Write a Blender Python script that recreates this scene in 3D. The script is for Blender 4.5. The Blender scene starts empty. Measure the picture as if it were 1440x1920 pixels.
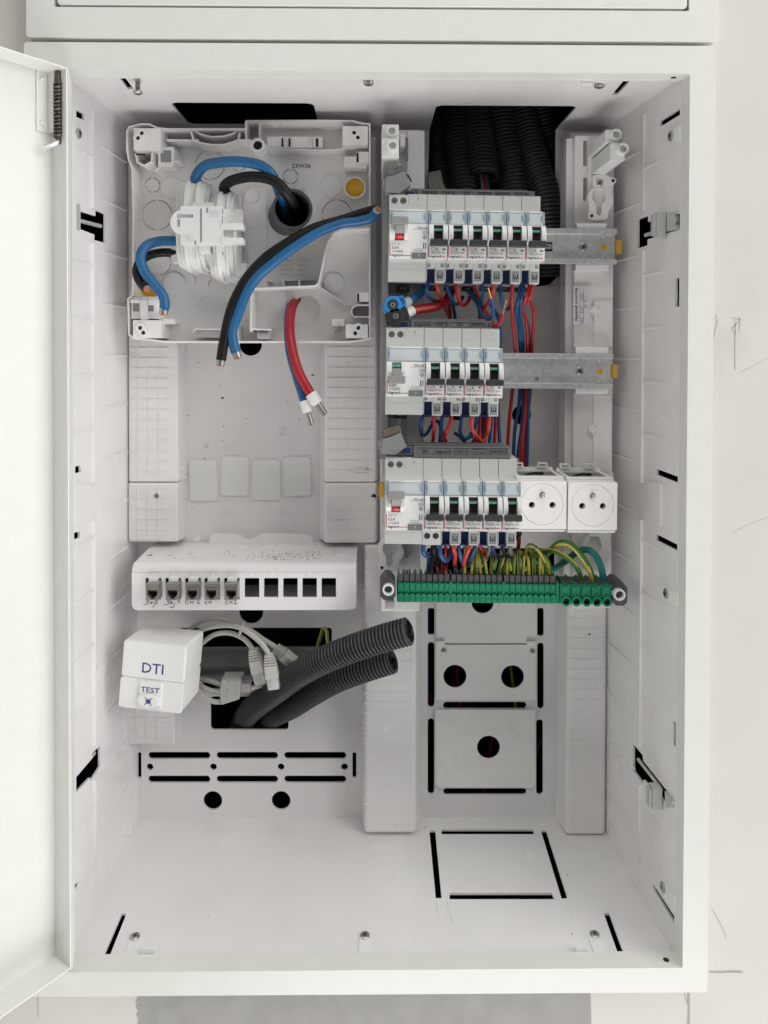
import bpy, bmesh, math, random
from mathutils import Vector, Matrix
from mathutils.geometry import delaunay_2d_cdt
random.seed(7)
S = 0.001; ZO = 1.4; D = 650.0; F = 1440.0
R = math.radians
scene = bpy.context.scene
# ---------------------------------------------------------------- camera
PITCH, YAW, ROLL, PPX, PPY = 1.52135e-2, 1.03561e-2, -1.859e-3, 713.09, 677.08
def cam_axes():
    cy, sy, cp, sp = math.cos(YAW), math.sin(YAW), math.cos(PITCH), math.sin(PITCH)
    f = Vector((sy*cp, cy*cp, -sp)); r = Vector((cy, -sy, 0)); d = f.cross(r)
    cr, sr = math.cos(ROLL), math.sin(ROLL)
    return cr*r + sr*d, -sr*r + cr*d, f
AR, AD, AF = cam_axes()
cam = bpy.data.objects.new('camera', bpy.data.cameras.new('camera'))
scene.collection.objects.link(cam); scene.camera = cam
cam.matrix_world = Matrix(((AR.x, -AD.x, -AF.x, 0), (AR.y, -AD.y, -AF.y, -D*S), (AR.z, -AD.z, -AF.z, ZO), (0, 0, 0, 1)))
cam.data.sensor_fit = 'AUTO'; cam.data.sensor_width = 36; cam.data.lens = F/1920*36
cam.data.shift_x = (720-PPX)/1920; cam.data.shift_y = (PPY-960)/1920
cam.data.clip_start = 0.02; cam.data.clip_end = 50
# ---------------------------------------------------------------- window light and added fill lamps
world = bpy.data.worlds.new('World'); scene.world = world; world.use_nodes = True
bg = world.node_tree.nodes['Background']; bg.inputs[0].default_value = (0.98, 0.98, 1.0, 1); bg.inputs[1].default_value = 0.125
def area(name, loc, target, sx, sy, power, col):
    l = bpy.data.lights.new(name, 'AREA'); l.shape = 'RECTANGLE'; l.size = sx; l.size_y = sy; l.energy = power; l.color = col
    o = bpy.data.objects.new(name, l); scene.collection.objects.link(o); o.location = loc
    o.rotation_euler = (Vector(target)-Vector(loc)).to_track_quat('-Z', 'Y').to_euler(); return o
area('window_light', (2.4, -1.7, 2.8), (0, 0, 1.2), 1.8, 1.8, 30, (1.0, 0.985, 0.95))
area('right_fill_light', (2.2, -0.7, 1.4), (0, 0, 1.2), 1.8, 1.8, 22, (0.98, 0.99, 1.0))  # added lamp, grazing fill from the right
area('top_fill_light', (0.2, -0.7, 3.2), (0, 0, 1.2), 1.8, 1.8, 22.5, (1.0, 0.99, 0.965))  # added fill from above, not a real ceiling lamp
area('floor_bounce', (0.3, -0.7, -0.6), (0, 0, 1.2), 1.8, 1.8, 40, (1.0, 0.98, 0.965))  # added lamp in place of light off the room floor
area('left_fill_light', (-3.4, -2.6, 1.6), (0, 0, 1.2), 1.8, 1.8, 18, (1.0, 0.98, 0.95))  # weak added fill that brightens the right inner wall
scene.view_settings.view_transform = 'Standard'; scene.view_settings.look = 'None'
scene.view_settings.exposure = 0.13; scene.view_settings.gamma = 1.0
scene.cycles.max_bounces = 8; scene.cycles.diffuse_bounces = 5
# ---------------------------------------------------------------- helpers (all geometry in millimetres, wall face direction = -Y)
def ray(px, py): return AR*((px-PPX)/F) + AD*((py-PPY)/F) + AF
def W(px, py, Y):
    d = ray(px, py); t = (D+Y)/d.y
    return Vector((d.x*t, Y, d.z*t))
def RP(px, py, plane):
    p0, n = plane; d = ray(px, py); o = Vector((0, -D, 0)); t = (p0-o).dot(n)/d.dot(n)
    return o + d*t
def FR(x0, y0, x1, y1, Y):
    a, b, c, d = W(x0, y0, Y), W(x1, y0, Y), W(x1, y1, Y), W(x0, y1, Y)
    return (a.x+d.x)/2, (b.x+c.x)/2, (c.z+d.z)/2, (a.z+b.z)/2
def ppm(Y): return F/(D+Y)
def catmull(P, n=6, closed=False):
    P = [Vector(p) for p in P]
    if len(P) < 3: n = max(n, 2)
    out = []; Q = [P[0]*2-P[1]] + P + [P[-1]*2-P[-2]]
    for i in range(1, len(Q)-2):
        a, b, c, d = Q[i-1], Q[i], Q[i+1], Q[i+2]
        for k in range(n):
            t = k/n
            out.append(0.5*((2*b)+(c-a)*t+(2*a-5*b+4*c-d)*t*t+(3*b-a-3*c+d)*t**3))
    out.append(P[-1]); return out
def resample(P, step):
    out = [P[0].copy()]; acc = 0
    for a, b in zip(P, P[1:]):
        L = (b-a).length
        if L < 1e-9: continue
        s = step-acc
        while s <= L:
            out.append(a+(b-a)*(s/L)); s += step
        acc = (acc+L) % step
    return out
def circ(cx, cz, r, n=24, a0=0.0, rz=None):
    rz = r if rz is None else rz
    return [(cx+r*math.cos(a0+2*math.pi*i/n), cz+rz*math.sin(a0+2*math.pi*i/n)) for i in range(n)]
def rrect(x0, x1, z0, z1, r, n=4):
    r = min(r, (x1-x0)/2-1e-4, (z1-z0)/2-1e-4); out = []
    for cx, cz, a in ((x1-r, z1-r, 0), (x0+r, z1-r, 90), (x0+r, z0+r, 180), (x1-r, z0+r, 270)):
        for i in range(n+1):
            t = R(a+90*i/n); out.append((cx+r*math.cos(t), cz+r*math.sin(t)))
    return out
def inpoly(x, y, P):
    c = False; j = len(P)-1
    for i in range(len(P)):
        if (P[i][1] > y) != (P[j][1] > y) and x < (P[j][0]-P[i][0])*(y-P[i][1])/(P[j][1]-P[i][1]+1e-12)+P[i][0]: c = not c
        j = i
    return c
TXT = {}
def text_geo(s, bold=0.0):
    key = (s, bold)
    if key not in TXT:
        cu = bpy.data.curves.new('t', 'FONT'); cu.body = s; cu.size = 1; cu.resolution_u = 2; cu.offset = bold
        o = bpy.data.objects.new('t', cu); scene.collection.objects.link(o)
        dg = bpy.context.evaluated_depsgraph_get(); me = bpy.data.meshes.new_from_object(o.evaluated_get(dg))
        vs = [v.co.copy() for v in me.vertices]; fs = [tuple(p.vertices) for p in me.polygons]
        bpy.data.objects.remove(o); bpy.data.curves.remove(cu); bpy.data.meshes.remove(me)
        x0 = min((v.x for v in vs), default=0); x1 = max((v.x for v in vs), default=1)
        TXT[key] = (vs, fs, x0, x1)
    return TXT[key]
class MB:
    def __init__(s): s.v = []; s.f = []; s.m = []
    def add(s, vs, fs, mi=0):
        b = len(s.v); s.v += [Vector(v) for v in vs]; s.f += [tuple(i+b for i in f) for f in fs]; s.m += [mi]*len(fs); return s
    def box(s, x0, x1, y0, y1, z0, z1, mi=0):
        return s.add([(x, y, z) for z in (z0, z1) for y in (y0, y1) for x in (x0, x1)],
                     [(0, 2, 3, 1), (4, 5, 7, 6), (0, 1, 5, 4), (2, 6, 7, 3), (0, 4, 6, 2), (1, 3, 7, 5)], mi)
    def hexa(s, a, b, mi=0):     # two quads (front a, back b), same winding
        return s.add(list(a)+list(b), [(0, 1, 2, 3), (7, 6, 5, 4)]+[(i, i+4, (i+1) % 4+4, (i+1) % 4) for i in range(4)], mi)
    def loft(s, rings, mi=0, caps=True, closed=False):
        n = len(rings[0]); vs = [p for r_ in rings for p in r_]; fs = []; m = len(rings)
        for i in range(m if closed else m-1):
            for k in range(n): fs.append((i*n+k, i*n+(k+1) % n, ((i+1) % m)*n+(k+1) % n, ((i+1) % m)*n+k))
        if caps and not closed: fs += [tuple(range(n))[::-1], tuple(range((m-1)*n, m*n))]
        return s.add(vs, fs, mi)
    def pxz(s, poly, y0, y1, mi=0): return s.loft([[(x, y0, z) for x, z in poly], [(x, y1, z) for x, z in poly]], mi)
    def pyz(s, poly, x0, x1, mi=0): return s.loft([[(x0, y, z) for y, z in poly], [(x1, y, z) for y, z in poly]], mi)
    def pxy(s, poly, z0, z1, mi=0): return s.loft([[(x, y, z0) for x, y in poly], [(x, y, z1) for x, y in poly]], mi)
    def tube(s, P, r, n=10, mi=0, caps=True, rf=None, mf=None):
        P = [Vector(p) for p in P]; rings = []; T0 = None; N = None
        for i, p in enumerate(P):
            t = (P[min(i+1, len(P)-1)]-P[max(i-1, 0)])
            t = t.normalized() if t.length > 1e-9 else (T0 or Vector((0, 0, 1)))
            if N is None:
                N = t.orthogonal().normalized()
            else:
                N = (N - t*N.dot(t)); N = N.normalized() if N.length > 1e-6 else t.orthogonal().normalized()
            B = t.cross(N); T0 = t; rr = rf(i) if rf else r
            rings.append([p+(N*math.cos(2*math.pi*k/n)+B*math.sin(2*math.pi*k/n))*rr for k in range(n)])
        b = len(s.f); s.loft(rings, mi, caps)
        if mf:
            for i in range(len(P)-1):
                for k in range(n): s.m[b+i*n+k] = mf(i, k)
        return s
    def cyl(s, p0, p1, r, n=16, r2=None, mi=0, caps=True):
        return s.tube([p0, p1], r, n, mi, caps, (lambda i: r if i == 0 else (r if r2 is None else r2)))
    def pipe(s, P, r, ri, n=24):    # open pipe with thickness
        s.tube(P, r, n, caps=False); s.tube(P, ri, n, caps=False)
        for e in (0, -1):
            Q = MB(); Q.tube(P, r, n, caps=False); q = Q.v[:n] if e == 0 else Q.v[-n:]
            Q2 = MB(); Q2.tube(P, ri, n, caps=False); q2 = Q2.v[:n] if e == 0 else Q2.v[-n:]
            s.add(q+q2, [(k, (k+1) % n, n+(k+1) % n, n+k) for k in range(n)])
        return s
    def ball(s, c, r, n=10, m=6, sc=(1, 1, 1)):
        c = Vector(c); rings = [[c+Vector((r*sc[0]*math.sin(math.pi*(j+.001)/m)*math.cos(2*math.pi*k/n), r*sc[1]*math.sin(math.pi*(j+.001)/m)*math.sin(2*math.pi*k/n), r*sc[2]*math.cos(math.pi*(j+.001)/m))) for k in range(n)] for j in range(m+1)]
        return s.loft(rings, caps=True)
    def holed(s, outer, holes, fn, fb, mi=0):    # plate with real holes: fn maps 2-D to the front, fb to the back
        pts = []; edges = []
        for loop in [outer]+holes:
            b = len(pts); pts += [Vector((p[0], p[1])) for p in loop]
            edges += [(b+i, b+(i+1) % len(loop)) for i in range(len(loop))]
        vo, _, fo = delaunay_2d_cdt(pts, edges, [], 0, 1e-5)[:3]
        keep = []
        for f in fo:
            cx = sum(vo[i][0] for i in f)/len(f); cy = sum(vo[i][1] for i in f)/len(f)
            if inpoly(cx, cy, outer) and not any(inpoly(cx, cy, h) for h in holes): keep.append(tuple(f))
        s.add([fn(p[0], p[1]) for p in vo], keep, mi)
        if fb:
            s.add([fb(p[0], p[1]) for p in vo], [f[::-1] for f in keep], mi)
            for loop in [outer]+holes:
                n = len(loop)
                s.add([fn(*p) for p in loop]+[fb(*p) for p in loop], [(i, (i+1) % n, n+(i+1) % n, n+i) for i in range(n)], mi)
        return s
    def text(s, st, size, x, y, z, align='C', bold=0.0, sx=1.0, rot=0.0, width=None, mi=0, depth=0.0):
        vs, fs, x0, x1 = text_geo(st, bold)
        if width: sx = width/((x1-x0)*size)
        off = {'C': -(x0+x1)/2, 'L': -x0, 'R': -x1}[align]; c, q = math.cos(rot), math.sin(rot); b = []
        for v in vs:
            a, h = (v.x+off)*size*sx, v.y*size
            b.append((x+a*c-h*q, y, z+a*q+h*c))
        s.add(b, fs, mi)
        return s
    def frame(s, x0, x1, z0, z1, t, y, mi=0):    # thin printed outline
        for a in ((x0, x1, z0, z0+t), (x0, x1, z1-t, z1), (x0, x0+t, z0+t, z1-t), (x1-t, x1, z0+t, z1-t)):
            s.add([(a[0], y, a[2]), (a[1], y, a[2]), (a[1], y, a[3]), (a[0], y, a[3])], [(0, 1, 2, 3)], mi)
        return s
    def rect(s, x0, x1, z0, z1, y, mi=0): return s.add([(x0, y, z0), (x1, y, z0), (x1, y, z1), (x0, y, z1)], [(0, 1, 2, 3)], mi)
ORG = {}
def mk(name, mb, mat, parent=None, bevel=0.0, seg=2, smooth=38, label=None, cat=None, group=None, kind=None):
    org = ORG[parent.name] if parent else Vector((0, 0, 0))
    if not parent and mb.v:
        lo = Vector([min(v[i] for v in mb.v) for i in range(3)]); hi = Vector([max(v[i] for v in mb.v) for i in range(3)]); org = (lo+hi)/2
    me = bpy.data.meshes.new(name)
    me.from_pydata([(v-org)*S for v in mb.v], [], mb.f)
    mats = mat if isinstance(mat, (list, tuple)) else [mat]
    for m in mats: me.materials.append(m)
    if len(mats) > 1: me.polygons.foreach_set('material_index', mb.m)
    bm = bmesh.new(); bm.from_mesh(me)
    bmesh.ops.recalc_face_normals(bm, faces=bm.faces)
    if bevel:
        bmesh.ops.remove_doubles(bm, verts=bm.verts, dist=1e-6)
        es = [e for e in bm.edges if len(e.link_faces) == 2 and e.calc_face_angle(0) > 0.6]
        bmesh.ops.bevel(bm, geom=es, offset=bevel*S, segments=seg, profile=0.5, affect='EDGES', clamp_overlap=True)
    bm.to_mesh(me); bm.free()
    if smooth:
        me.shade_smooth(); me.set_sharp_from_angle(angle=R(smooth))
    o = bpy.data.objects.new(name, me); scene.collection.objects.link(o); ORG[o.name] = org
    if bevel:
        wn = o.modifiers.new('weighted_normal', 'WEIGHTED_NORMAL'); wn.keep_sharp = True; wn.weight = 100
    if parent: o.parent = parent
    else: o.location = (org.x*S, org.y*S, org.z*S+ZO)
    tag(o, label, cat, group, kind); return o
def tag(o, label=None, cat=None, group=None, kind=None):
    for k, v in (('label', label), ('category', cat), ('group', group), ('kind', kind)):
        if v: o[k] = v
    return o
def thing(name, loc, label, cat, group=None):
    o = bpy.data.objects.new(name, None); scene.collection.objects.link(o); loc = Vector(loc)
    o.location = (loc.x*S, loc.y*S, loc.z*S+ZO); o.empty_display_size = 0.01; ORG[o.name] = loc
    return tag(o, label, cat, group)
def move(o, loc, rot=(0, 0, 0)):
    o.location = (loc[0]*S, loc[1]*S, loc[2]*S+ZO); o.rotation_euler = rot
def dup(o, parent=None):
    c = o.copy(); scene.collection.objects.link(c); ORG[c.name] = ORG[o.name]
    if parent: c.parent = parent
    for ch in list(o.children): dup(ch, c)
    return c
# ---------------------------------------------------------------- materials
def mat(name, col, rough=0.45, metal=0.0, var=0.04, scale=60, bump=0.0, bscale=900, spec=0.5, trans=0.0, dirt=None):
    m = bpy.data.materials.new(name); m.use_nodes = True; nt = m.node_tree; b = nt.nodes['Principled BSDF']
    b.inputs['Roughness'].default_value = rough; b.inputs['Metallic'].default_value = metal
    b.inputs['Specular IOR Level'].default_value = spec; b.inputs['Transmission Weight'].default_value = trans
    tc = nt.nodes.new('ShaderNodeTexCoord')
    nz = nt.nodes.new('ShaderNodeTexNoise'); nz.inputs['Scale'].default_value = scale; nz.inputs['Detail'].default_value = 5
    nt.links.new(tc.outputs['Object'], nz.inputs['Vector'])
    mr = nt.nodes.new('ShaderNodeMapRange'); mr.inputs[3].default_value = 1-var; mr.inputs[4].default_value = 1+var
    mr.inputs[1].default_value = 0.25; mr.inputs[2].default_value = 0.75
    nt.links.new(nz.outputs['Fac'], mr.inputs[0])
    mx = nt.nodes.new('ShaderNodeVectorMath'); mx.operation = 'SCALE'; mx.inputs[0].default_value = col
    nt.links.new(mr.outputs[0], mx.inputs['Scale'])
    last = mx.outputs[0]
    if dirt:
        dcol, damt, dscale, lo = dirt
        n2 = nt.nodes.new('ShaderNodeTexNoise'); n2.inputs['Scale'].default_value = dscale; n2.inputs['Detail'].default_value = 8; n2.inputs['Roughness'].default_value = .65
        nt.links.new(tc.outputs['Object'], n2.inputs['Vector'])
        r2 = nt.nodes.new('ShaderNodeMapRange'); r2.inputs[1].default_value = lo; r2.inputs[2].default_value = lo+.18; r2.inputs[4].default_value = damt
        nt.links.new(n2.outputs['Fac'], r2.inputs[0])
        mm = nt.nodes.new('ShaderNodeMix'); mm.data_type = 'RGBA'; mm.inputs['B'].default_value = (*dcol, 1)
        nt.links.new(r2.outputs[0], mm.inputs['Factor']); nt.links.new(last, mm.inputs['A']); last = mm.outputs['Result']
    nt.links.new(last, b.inputs['Base Color'])
    rr = nt.nodes.new('ShaderNodeMapRange'); rr.inputs[3].default_value = max(0, rough-.06); rr.inputs[4].default_value = min(1, rough+.08)
    nt.links.new(nz.outputs['Fac'], rr.inputs[0]); nt.links.new(rr.outputs[0], b.inputs['Roughness'])
    if bump:
        n3 = nt.nodes.new('ShaderNodeTexNoise'); n3.inputs['Scale'].default_value = bscale; n3.inputs['Detail'].default_value = 3
        nt.links.new(tc.outputs['Object'], n3.inputs['Vector'])
        bp = nt.nodes.new('ShaderNodeBump'); bp.inputs['Strength'].default_value = bump; bp.inputs['Distance'].default_value = 0.0004
        nt.links.new(n3.outputs['Fac'], bp.inputs['Height']); nt.links.new(bp.outputs['Normal'], b.inputs['Normal'])
    return m
M = {}
M['paint'] = mat('white_paint', (.78, .785, .745), .30, var=.02, bump=.12, bscale=700)
M['tub'] = mat('white_abs', (.805, .79, .785), .24, var=.03, scale=18, bump=.08, bscale=500, dirt=((.42, .38, .33), .30, 38, .67))
M['plastic'] = mat('white_plastic', (.86, .845, .83), .28, var=.02, scale=40, bump=.05)
M['clear_white'] = mat('bright_white_plastic', (.83, .83, .81), .3, var=.02)
M['socket'] = mat('socket_white', (.84, .83, .80), .32, var=.015)
M['module'] = mat('module_grey_white', (.645, .65, .63), .38, var=.02, bump=.06, bscale=1500)
M['module_face'] = mat('module_face_white', (.78, .78, .765), .36, var=.015)
M['window'] = mat('label_window', (.60, .645, .665), .16, var=.03, spec=.6)
M['window_tab'] = mat('window_tab_blue', (.32, .40, .47), .2, var=.05)
M['grey'] = mat('grey_plastic', (.165, .17, .17), .45, var=.04)
M['midgrey'] = mat('mid_grey_plastic', (.27, .275, .27), .45, var=.04)
M['lightgrey'] = mat('light_grey_plastic', (.48, .48, .46), .42, var=.03)
M['toggle'] = mat('black_toggle', (.034, .035, .037), .42, var=.1)
M['black'] = mat('black_rubber', (.008, .008, .009), .45, var=.15, bump=.1, bscale=400, spec=.3)
M['darkgrey'] = mat('dark_grey_plastic', (.085, .085, .085), .45, var=.1)
M['number'] = mat('number_white', (.92, .92, .90), .3)
M['hole'] = mat('hole_shade', (.02, .019, .018), .9, var=.3)  # shade inside holes and recesses, put into the colour
M['ink'] = mat('black_ink', (.035, .035, .04), .6)
M['inkgrey'] = mat('grey_ink', (.16, .16, .165), .6)
M['navyink'] = mat('navy_ink', (.03, .035, .20), .5)
M['redink'] = mat('red_ink', (.55, .02, .035), .5)
M['white_ink'] = mat('white_ink', (.8, .82, .8), .5)
M['green_ind'] = mat('green_indicator', (.035, .24, .165), .4)
M['red_ind'] = mat('red_indicator', (.62, .02, .03), .4)
M['blue'] = mat('blue_sheath', (.014, .085, .24), .36, var=.08, bump=.08, bscale=300)
M['cblue'] = mat('blue_cable_sheath', (.016, .125, .30), .38, var=.08, bump=.1, bscale=300)
M['dblue'] = mat('dark_blue_port', (.012, .03, .13), .4)
M['bblue'] = mat('bright_blue_plastic', (.035, .28, .66), .35)
M['red'] = mat('red_sheath', (.42, .012, .020), .36, var=.08)
M['orange_red'] = mat('light_red_sheath', (.62, .055, .035), .36, var=.08)
M['copper'] = mat('copper', (.62, .27, .16), .4, .8, var=.2)
M['steel'] = mat('zinc_steel', (.72, .73, .72), .34, .55, var=.16, scale=240, bump=.12, bscale=600)
M['screw'] = mat('screw_steel', (.46, .45, .43), .35, .9, var=.12, scale=300)
M['rust'] = mat('dull_spring_steel', (.13, .115, .10), .45, .8, var=.2, scale=300)
M['yellow'] = mat('yellow_plastic', (.62, .36, .035), .4)
M['amber'] = mat('amber_plug', (.74, .42, .03), .4)
M['green'] = mat('green_plastic', (.011, .25, .125), .42, var=.08)
M['teal'] = mat('teal_green_sheath', (.012, .21, .20), .38, var=.06)
M['gw'] = mat('earth_green', (.06, .20, .035), .4, var=.08)
M['yw'] = mat('earth_yellow', (.66, .52, .10), .4, var=.06)
M['conduit'] = mat('anthracite_conduit', (.045, .047, .052), .40, var=.08, bump=.1)
M['bore_shade'] = mat('conduit_bore_shade', (.008, .008, .009), .7)  # darkness inside the open conduit end, painted as a near-black disc
M['patch'] = mat('grey_patch_cable', (.46, .45, .42), .45, var=.03)
M['clear'] = mat('clear_connector', (.70, .71, .70), .1, trans=.5, var=.2, scale=500)
M['zinc'] = mat('keystone_zinc', (.38, .365, .34), .4, .75, var=.1, scale=200)
M['dark_rail'] = mat('dark_grey_rail', (.115, .127, .123), .3, .1, var=.05)
M['tape'] = mat('grey_tape_wrap', (.36, .355, .33), .5, var=.08)
M['sticker'] = mat('paper_sticker', (.72, .70, .74), .5)
M['debris'] = mat('brown_dust', (.16, .13, .11), .8)
M['slot_shade'] = mat('slot_shade_grey', (.25, .25, .24), .7)  # shade of narrow slots, painted as a flat grey
# ---------------------------------------------------------------- wall round the cabinet
M['wall'] = mat('plaster_wall', (.69, .665, .62), .75, var=.035, scale=9, bump=.35, bscale=160, dirt=((.40, .34, .27), .30, 5.5, .60))
M['mortar'] = mat('grey_mortar', (.37, .365, .355), .85, var=.10, scale=45, bump=.5, bscale=220)
M['pencil'] = mat('pencil_line', (.42, .40, .37), .8, var=.3, scale=300)
wallY = 13.0
b = MB(); b.holed([(-1100, -1000), (1100, -1000), (1100, 900), (-1100, 900)], [[(-279, -541), (279, -541), (279, 246), (-279, 246)]],
                  lambda x, z: (x, wallY, z), lambda x, z: (x, wallY+6, z))
wall = mk('wall', b, M['wall'], kind='structure', smooth=0)
b = MB(); e = [W(x, y, wallY-.5) for x, y in ((257, 1850), (258, 1874), (254, 1878), (259, 1883), (255, 1888), (260, 1896), (256, 1904), (261, 1912), (257, 1925), (262, 1960), (255, 2010), (1109, 2010), (1109, 1925), (1108, 1880), (1107, 1850))]
b.loft([[(p.x, wallY-.5, p.z) for p in e], [(p.x, wallY+1, p.z) for p in e]]); mk('mortar_patch', b, M['mortar'], wall, smooth=0, kind='structure')
def stroke(b, pts, w, Y, wf=None):
    P = [W(x, y, Y) for x, y in pts]
    for i in range(len(P)-1):
        a, c = P[i], P[i+1]; t = (c-a); t.y = 0
        if t.length < 1e-6: continue
        n = Vector((-t.z, 0, t.x)).normalized()*(w/2)
        b.add([a+n, a-n, c-n, c+n], [(0, 1, 2, 3)])
    return b
for pts, w in (([(1373, 595), (1379, 598), (1388, 597), (1387, 612), (1386, 622)], .5), ([(1388, 598), (1383, 606), (1376, 612), (1372, 617), (1376, 622), (1380, 624)], .6),
               ([(1378.5, 602), (1379, 620), (1378, 645), (1378, 692)], .6), ([(1342, 590), (1345, 603), (1341, 618), (1339, 632)], .5), ([(1334, 1702), (1345, 1722), (1357, 1745), (1362, 1762)], .35),
               ([(1329, 1822.5), (1350, 1823.5), (1372, 1822), (1393, 1823)], 1.3), ([(1291, 1862), (1292, 1890), (1291, 1925)], 1.8), ([(71, 1866), (71.5, 1907)], .6),
               ([(1372, 1000), (1400, 985), (1440, 970)], .25), ([(1385, 700), (1415, 685), (1440, 672)], .25), ([(1283, 1862), (1289, 1882)], .7)):
    b = MB(); stroke(b, pts, w, wallY-.3); mk('pencil_mark', b, M['pencil'], wall, smooth=0, kind='structure')
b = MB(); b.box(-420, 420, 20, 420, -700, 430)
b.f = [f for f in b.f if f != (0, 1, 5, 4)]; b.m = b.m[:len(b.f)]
cav = mk('wall_cavity', b, M['hole'], smooth=0, kind='structure')  # darkness of the unlit cavity is put into its colour
# ---------------------------------------------------------------- cabinet: frame, tub, door
cab = thing('electrical_cabinet', (0, 0, -150), 'white flush mounted electrical cabinet standing open with its tall door swung to the left', 'cabinet')
ix0, ix1, iz0, iz1 = FR(103, 135, 1287, 1819, 0)
ox0, ox1, oz0, oz1 = -292.4, 289.4, -553, 257
b = MB(); b.holed(rrect(ox0, ox1, oz0, oz1, 3), [rrect(ix0, ix1, iz0, iz1, 2.5)], lambda x, z: (x, 0, z), lambda x, z: (x, 14.5, z))
frame = mk('frame', b, M['paint'], cab, bevel=2.7, seg=4)
b = MB()
for a in ((ix0-1.4, ix0-.1, iz0-1.4, iz1+1.4), (ix1+.1, ix1+1.4, iz0-1.4, iz1+1.4)): b.box(a[0], a[1], 3, 19, a[2], a[3])
for a in ((iz0-1.4, iz0-.1), (iz1+.1, iz1+1.4)): b.box(ix0, ix1, 3, 19, a[0], a[1])
mk('frame_return', b, M['paint'], frame, smooth=0)
TF, TB = 18.5, 190.0
def lin(a, c): return lambda Y: a+(c-a)*(Y-TF)/(TB-TF)
xl, xr = lin(-266, -257), lin(268, 249)
zc, zf = lin(W(698, 143, TF).z, W(698, 244, TB).z), lin(W(698, 1796, TF).z, W(698, 1533, TB).z)
def pl3(a, c, d):
    a, c, d = Vector(a), Vector(c), Vector(d); return (a, (c-a).cross(d-a).normalized())
PLL = pl3((xl(TF), TF, 0), (xl(TB), TB, 0), (xl(TF), TF, 100)); PLR = pl3((xr(TF), TF, 0), (xr(TB), TB, 0), (xr(TF), TF, 100))
PLC = pl3((0, TF, zc(TF)), (0, TB, zc(TB)), (100, TF, zc(TF))); PLF = pl3((0, TF, zf(TF)), (0, TB, zf(TB)), (100, TF, zf(TF)))
def yz(pl, pts): return [(RP(x, y, pl).y, RP(x, y, pl).z) for x, y in pts]
def xy(pl, pts): return [(RP(x, y, pl).x, RP(x, y, pl).y) for x, y in pts]
def clampy(P): return [(min(max(y, TF+.5), TB-.5), z) for y, z in P]
SIDE_OUT = lambda xf: [(TF, zf(TF)), (TB, zf(TB)), (TB, zc(TB)), (TF, zc(TF))]
lholes = [[(143, 206), (158, 214), (158, 226), (143, 219)], [(151, 396), (179, 405), (179, 394), (198, 402), (198, 456), (177, 450), (177, 440), (151, 430)],
          [(141, 875), (151, 872), (152, 885), (141, 888)], [(139, 999), (150, 996), (150, 1008), (139, 1012)],
          [(188, 1398), (188, 1437), (170, 1466), (169, 1458), (143, 1486), (143, 1457), (173, 1422), (173, 1412)], [(139, 1659), (146, 1654), (146, 1665), (139, 1673)]]
rholes = [[(1237, 228), (1275, 204), (1275, 215), (1238, 238)], [(1195, 412), (1215, 404), (1215, 416), (1275, 399), (1275, 430), (1214, 449), (1214, 460), (1195, 466)],
          [(1266, 522), (1275, 521), (1275, 575), (1266, 575)], [(1231, 879), (1272, 894), (1272, 906), (1231, 890)], [(1230, 1001), (1272, 1022), (1272, 1034), (1230, 1013)],
          [(1262, 1352), (1270, 1357), (1270, 1405), (1262, 1397)], [(1186, 1393), (1205, 1416), (1206, 1426), (1264, 1500), (1264, 1515), (1244, 1500), (1206, 1462), (1206, 1472), (1187, 1444)],
          [(1224, 1656), (1264, 1718), (1264, 1731), (1226, 1668)]]
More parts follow.
